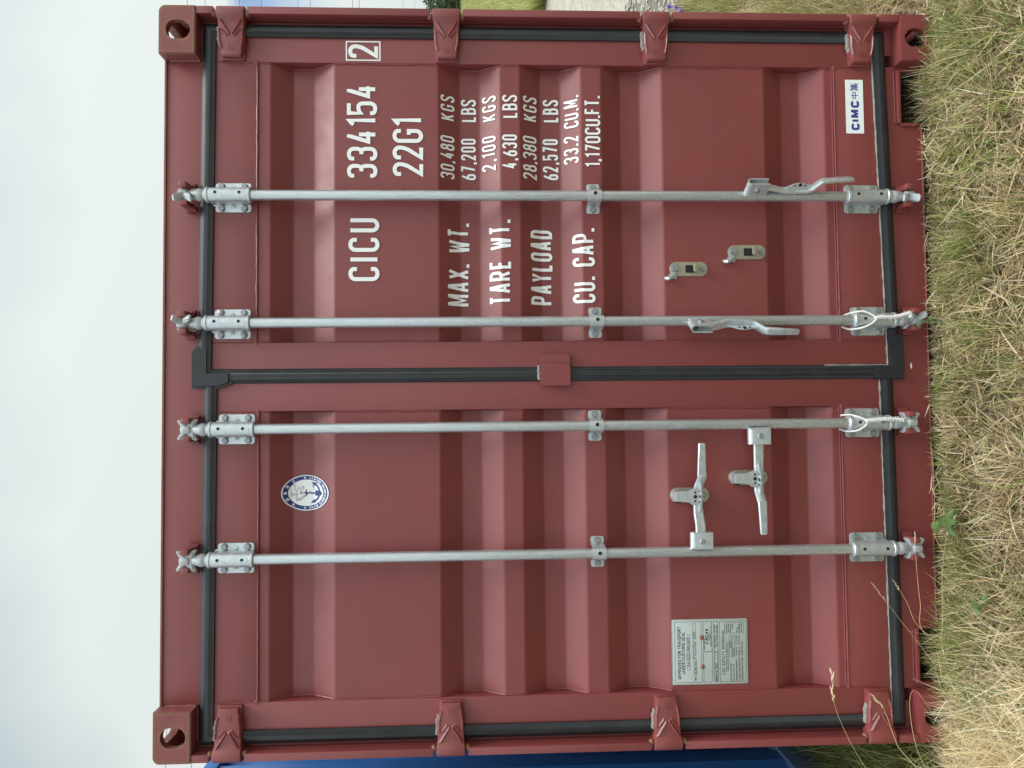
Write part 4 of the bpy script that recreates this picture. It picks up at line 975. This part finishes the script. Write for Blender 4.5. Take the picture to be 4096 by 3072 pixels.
# heap of long blond straw at the left corner
x = rng.normal(-1.22, .20, 5200); y = rng.uniform(-.50, -.03, 5200)
k = x > -1.7; x, y = x[k], y[k]
parts.append(make_grass(x, y, 'lean', STRAW[[0, 1, 3, 5]] * 1.15, .03, (.07, .20), (.0018, .0030)))
parts.append(make_grass(x[:2600], y[:2600], 'lie', STRAW[[1, 3]] * 1.15, .07, (.10, .22), (.0018, .0028)))
parts += tufts([-.92, -.86, -.98], [-.12, -.17, -.08], 150, GREEN, (.12, .26), rad=.07)
parts += tufts([-1.0, -.93, -.87, -1.08, .90, .97, 1.02], [-.03, -.02, -.03, -.05, -.01, .0, -.02], 70, np.concatenate([STRAW, GREEN]), (.14, .28), rad=.04)
combine('grass', parts)
# taller green growth between the two containers
parts = []
x, y = area(3600, -1.60, -1.215, .03, 1.6); parts.append(make_grass(x, y, 'stand', GREEN * .9, 0, (.10, .30), (.003, .006)))
x, y = area(1400, -1.60, -1.215, -.1, 1.4); parts.append(make_grass(x, y, 'lean', np.concatenate([STRAW, GREEN]), 0, (.12, .30), (.002, .004)))
x, y = area(700, -1.60, -1.23, .1, 1.2); parts.append(make_grass(x, y, 'lean', GREEN * .8, .04, (.03, .07), (.014, .028)))
x, y = area(5000, -2.9, -1.6, -1.4, -.02); parts.append(make_grass(x, y, 'lean', np.concatenate([STRAW, GREEN]), 0, (.08, .25), (.002, .004)))
combine('grass', parts)
# verge on the right, up to the gravel
parts = []
n = 15000; y = rng.uniform(-.6, 4.0, n); x = -.123 + (y + 2.443) * rng.normal(.535, .035, n); k = (x > 1.24) & (x < 2.95); x, y = x[k], y[k]
parts.append(make_grass(x, y, 'lie', STRAW, .03, (.06, .18), (.002, .0036))); 
n = 9000; y = rng.uniform(-.6, 3.2, n); x = -.123 + (y + 2.443) * rng.normal(.535, .04, n); k = (x > 1.24) & (x < 2.9)
parts.append(make_grass(x[k], y[k], 'stand', np.concatenate([GREEN * 1.15, STRAW]), 0, (.06, .20), (.002, .0036)))
x, y = area(16000, 1.25, 2.85, -1.5, 6); parts.append(make_grass(x, y, 'lean', np.concatenate([GREEN, STRAW]), 0, (.06, .20), (.003, .005)))
tx = rng.uniform(1.5, 2.7, 40); ty = (tx + .123) / .54 - 2.443 + rng.normal(0, .25, 40); parts += tufts(tx, ty, 70, GREEN * 1.2, (.08, .22), rad=.06)
combine('grass', parts)
# meadow rising beyond the road
parts = []
n = 26000; y = np.exp(rng.uniform(np.log(7), np.log(75), n)); x = np.maximum(6.6, -.123 + (y + 2.443) * rng.normal(.545, .05, n)); k = x < 60; x, y = x[k], y[k]
MEAD = np.array([(.30, .34, .09), (.42, .42, .14), (.50, .46, .20), (.24, .31, .07), (.58, .52, .27)]) * 1.2
n = len(x); d = np.sqrt((x + .12) ** 2 + (y + 2.4) ** 2)
root = np.stack([x, y, hgt(x, y)], 1)
parts.append(blades(root, rng.uniform(0, 6.28, n), rng.uniform(.05, .5, n), rng.uniform(0, .9, n), rng.uniform(.22, .5, n), rng.uniform(.5, 1, n) * d * .0011, pick(MEAD, n)))
n = 9000; x = rng.uniform(6.6, 36, n); y = rng.uniform(-10, 60, n); root = np.stack([x, y, hgt(x, y)], 1)
parts.append(blades(root, rng.uniform(0, 6.28, n), rng.uniform(.05, .5, n), rng.uniform(0, .9, n), rng.uniform(.22, .5, n), rng.uniform(.015, .05, n), pick(MEAD, n)))
combine('meadow', parts)

# ------------------------------------------------------------------ separate plants: seed stalks, a leafy weed, purple flowers
def catmull(P, n=8):
    P = [Vector(p) for p in P]; o = []
    for i in range(len(P) - 1):
        a, b, c, d = P[max(0, i - 1)], P[i], P[i + 1], P[min(len(P) - 1, i + 2)]
        for k in range(n):
            t = k / n; o.append(.5 * ((2 * b) + (c - a) * t + (2 * a - 5 * b + 4 * c - d) * t * t + (3 * b - a - 3 * c + d) * t ** 3))
    o.append(P[-1]); return o
def stalk(P, r, head, label, hm='seedhead'):
    root = Vector(P[0]); o = thing('grass_stalk', label, 'grass stalk', root, 'seed stalks standing against the container')
    path = [p - root for p in catmull(P)]; bm = bmesh.new(); n = len(path)
    tube(bm, path, [r * (1 - .5 * i / n) for i in range(n)], 6); obj('stem', bm, 'stem', o)
    if head:
        hl, cnt, sl, sw = head; bm = bmesh.new(); acc = 0; i = n - 1; tip = path[-1]; dirv = (path[-1] - path[-4]).normalized()
        for c in range(cnt):
            s = hl * c / cnt; j = n - 1; q = tip.copy(); rem = s
            while j > 0 and rem > (path[j] - path[j - 1]).length: rem -= (path[j] - path[j - 1]).length; j -= 1
            if j > 0: q = path[j] + (path[j - 1] - path[j]).normalized() * rem; dirv = (path[j] - path[j - 1]).normalized()
            u, v = frame_of(dirv); a = random.uniform(0, 6.28); d = (dirv * random.uniform(.8, 1.2) + (u * math.cos(a) + v * math.sin(a)) * random.uniform(.25, .5)).normalized()
            lathe(bm, q, d, [(0, sw * .15), (sl * .35, sw * .5), (sl * .7, sw * .38), (sl, sw * .06)], 6)
        obj('seed_head', bm, hm, o)
    return o
stalk([(-1.46, -.10, .085), (-1.37, -.075, .21), (-1.276, -.06, .3276), (-1.0864, -.06, .4255), (-.9579, -.07, .4424)], .0011, (.105, 13, .022, .0046), 'long stalk with an open pale seed head, highest at the left corner')
stalk([(-1.36, -.10, .09), (-1.2231, -.06, .2112), (-1.1737, -.06, .2391), (-1.0937, -.06, .2669), (-1.0441, -.06, .299)], .0014, (.05, 6, .017, .0040), 'green stalk with a small drooping seed head, crossing the lowest left hinge')
stalk([(-.9625, -.07, .0), (-.955, -.06, .0842), (-.8713, -.06, .1554), (-.7607, -.06, .2408), (-.6848, -.06, .2985)], .0009, (.075, 10, .009, .0022), 'thin straight stalk with a sparse feathery tip, rising over the black seal')
stalk([(-.92, -.08, .0), (-.8319, -.06, .1418), (-.7443, -.06, .1869), (-.6774, -.06, .2268)], .0010, (.04, 6, .010, .0026), 'short reddish stalk ending on the black seal, left of the thin tall one')
stalk([(-.93, -.09, .0), (-.8423, -.07, .138), (-.7483, -.06, .1425), (-.6437, -.06, .1508), (-.5251, -.06, .1538)], .0011, (.035, 9, .007, .0026), 'reddish stalk leaning low across the foot of a locking bar')
stalk([(-.96, -.10, .04), (-.8989, -.09, .092), (-.7781, -.09, .0882), (-.6625, -.08, .0803), (-.5387, -.08, .0623), (-.4692, -.08, .0285)], .0012, (.075, 34, .011, .0030), 'bent stalk with a white fluffy head hanging over the grass', 'fluff')
stalk([(-.62, -.09, .05), (-.5375, -.06, .0863), (-.4354, -.06, .0847), (-.2836, -.06, .0874), (-.24, -.06, .092)], .0009, None, 'bare straw lying along the bottom edge of the sill')
stalk([(-1.33, -.16, .12), (-1.20, -.13, .20), (-1.06, -.10, .21), (-1.02, -.08, .175), (-1.13, -.1, .11)], .0010, None, 'bare straw bent into a loop beside the lower left corner')
def weed(x, y, n, size, label):
    z = float(hgt(x, y)); o = thing('weed_plant', label, 'weed', (x, y, z), 'broad leaved weeds in the grass')
    bm = bmesh.new(); tube(bm, [(0, 0, 0), (.004, 0, .05), (.0, -.006, .085)], [.003, .0025, .0015], 6); obj('stem', bm, 'weedleaf', o)
    for k in range(n):
        a = 2 * math.pi * k / n + random.uniform(-.3, .3); ln = size * random.uniform(.75, 1.1); t = bmesh.new(); rows = []
        for i in range(8):
            s = i / 7; wd = ln * .36 * math.sin(math.pi * s ** .75) + .0004; zz = .06 + .02 * (k % 3) + ln * (.35 * s - .45 * s * s)
            c, sn = math.cos(a), math.sin(a); px, py = c * ln * s, sn * ln * s
            rows.append([t.verts.new((px - sn * q * wd, py + c * q * wd, zz + abs(q) * wd * .45)) for q in (-1, -.5, 0, .5, 1)])
        for p, q in zip(rows, rows[1:]):
            for j in range(4): t.faces.new((p[j], p[j + 1], q[j + 1], q[j]))
        bm = bmesh.new(); merge(bm, t); obj('leaf', bm, 'weedleaf', o, smooth=80)
weed(-.485, -.115, 5, .047, 'green weed with broad pointed leaves beside the white fluffy seed head')
weed(-.70, -.275, 3, .045, 'low weed with two or three rounded leaves, closest to the viewer')
weed(.165, -.03, 4, .022, 'tiny green weed under the foot of the locking bar with the curled rope')
for i, (x, y, lb) in enumerate(((2.70, 2.66, 'purple wildflower nearest the gravel edge'), (2.62, 2.55, 'smaller purple wildflower just short of the gravel, in the pale grass'), (2.79, 2.80, 'purple wildflower growing out of the gravel itself'))):
    z = float(hgt(x, y)); o = thing('wildflower', lb, 'flower', (x, y, z), 'purple wildflowers by the gravel')
    bm = bmesh.new(); tube(bm, [(0, 0, 0), (.01, 0, .09), (.005, .005, .17)], .002, 5); obj('stem', bm, 'weedleaf', o)
    bm = bmesh.new()
    for k in range(16):
        d = Vector((random.uniform(-1, 1), random.uniform(-1, 1), random.uniform(-.2, 1))).normalized(); lathe(bm, (.005, .005, .17 - .004 * (k % 6)), d, [(0, .002), (.010, .006), (.018, .001)], 6)
    obj('blossom', bm, 'petal', o)

# ------------------------------------------------------------------ bushes on the rise, and the power lines above
def tree(x, y, h, wd, label):
    z = float(hgt(x, y)) - .2; o = thing('tree', label, 'tree', (x, y, z), 'trees on the far rise')
    bm = bmesh.new(); tube(bm, [(0, 0, 0), (.1, .05, h * .3), (0, .1, h * .62)], [.16, .11, .05], 8)
    for k in range(6):
        a = k * 1.05 + random.random(); e = Vector((math.cos(a) * wd * .36, math.sin(a) * wd * .36, h * random.uniform(.45, .75))); tube(bm, [(.06, .03, h * .25), tuple(e * .6 + Vector((0, 0, h * .08))), tuple(e)], [.07, .045, .02], 6)
    obj('trunk', bm, 'bark', o)
    n = 5200; cl = 46; cc = np.stack([rng.normal(0, wd * .24, cl), rng.normal(0, wd * .24, cl), rng.uniform(.18, .93, cl) * h], 1)
    cr = rng.uniform(.10, .20, cl) * wd; ci = rng.integers(0, cl, n); d = rng.normal(0, 1, (n, 3)); d /= np.linalg.norm(d, axis=1)[:, None]
    p = cc[ci] + d * cr[ci][:, None] * rng.uniform(.4, 1, (n, 1)); ax = rng.normal(0, 1, (n, 3)); ax /= np.linalg.norm(ax, axis=1)[:, None]; bx = np.cross(ax, d); bx /= np.linalg.norm(bx, axis=1)[:, None] + 1e-6
    s = rng.uniform(.05, .13, (n, 1)); V = np.stack([p - ax * s, p - bx * s * .5, p + ax * s, p + bx * s * .5], 1).reshape(-1, 3)
    PAL = np.array([(.055, .085, .030), (.075, .11, .04), (.045, .07, .026), (.10, .13, .055)]); c = PAL[ci % 4] * rng.uniform(.8, 1.2, (n, 1))
    f = np_mesh('crown', V, np.arange(n * 4).reshape(-1, 4), ['leaf'], np.repeat(c, 4, 0), smooth=False); f.parent = o
for i, (x, y, h, wd, lb) in enumerate(((35.6, 62.5, 3.6, 4.6, 'dark leafy tree on the far rise, in the gap over the meadow'), (39.5, 68, 4.4, 4.6, 'taller dark tree set back on the far rise'), (36.5, 74, 3.9, 5, 'broad low tree farther along the rise'),
                                       (36, 54, 3.4, 4.2, 'small round tree on the nearer end of the rise'), (38, 46, 3.8, 4.5, 'loose tree at the nearest end of the rise'))): tree(x, y, h, wd, lb)
WZ = [14.13, 13.37, 11.9, 10.96, 9.38, 8.85, 7.02, 6.73, 4.81, 4.3]
WL = ['topmost of the power lines in the sky right of the container', 'second power line from the top, close under the topmost', 'power line alone above the blue patch of sky', 'power line at the upper edge of the blue patch', 'upper of two close power lines crossing the blue sky', 'lower of two close power lines crossing the blue sky', 'upper of two close power lines in white cloud under the blue', 'lower of two close power lines in white cloud under the blue', 'upper of the two faint power lines just over the trees', 'lowest faint power line just over the trees']
for i, z in enumerate(WZ):
    bm = bmesh.new(); sl_ = .012 * ((i * 7) % 5 - 2) * .4 if i < 8 else .03
    tube(bm, [(x - 17.8, 0, z + sl_ * (x - 17.8) + .00035 * (x - 17.8) ** 2) for x in range(-30, 71, 5)], .010 if i < 8 else .006, 6)
    o = obj('power_line', bm, 'wire', None, (17.8, 30, 0)); tag(o, WL[i], 'power line', 'power lines across the sky')
bpy.context.view_layer.update()
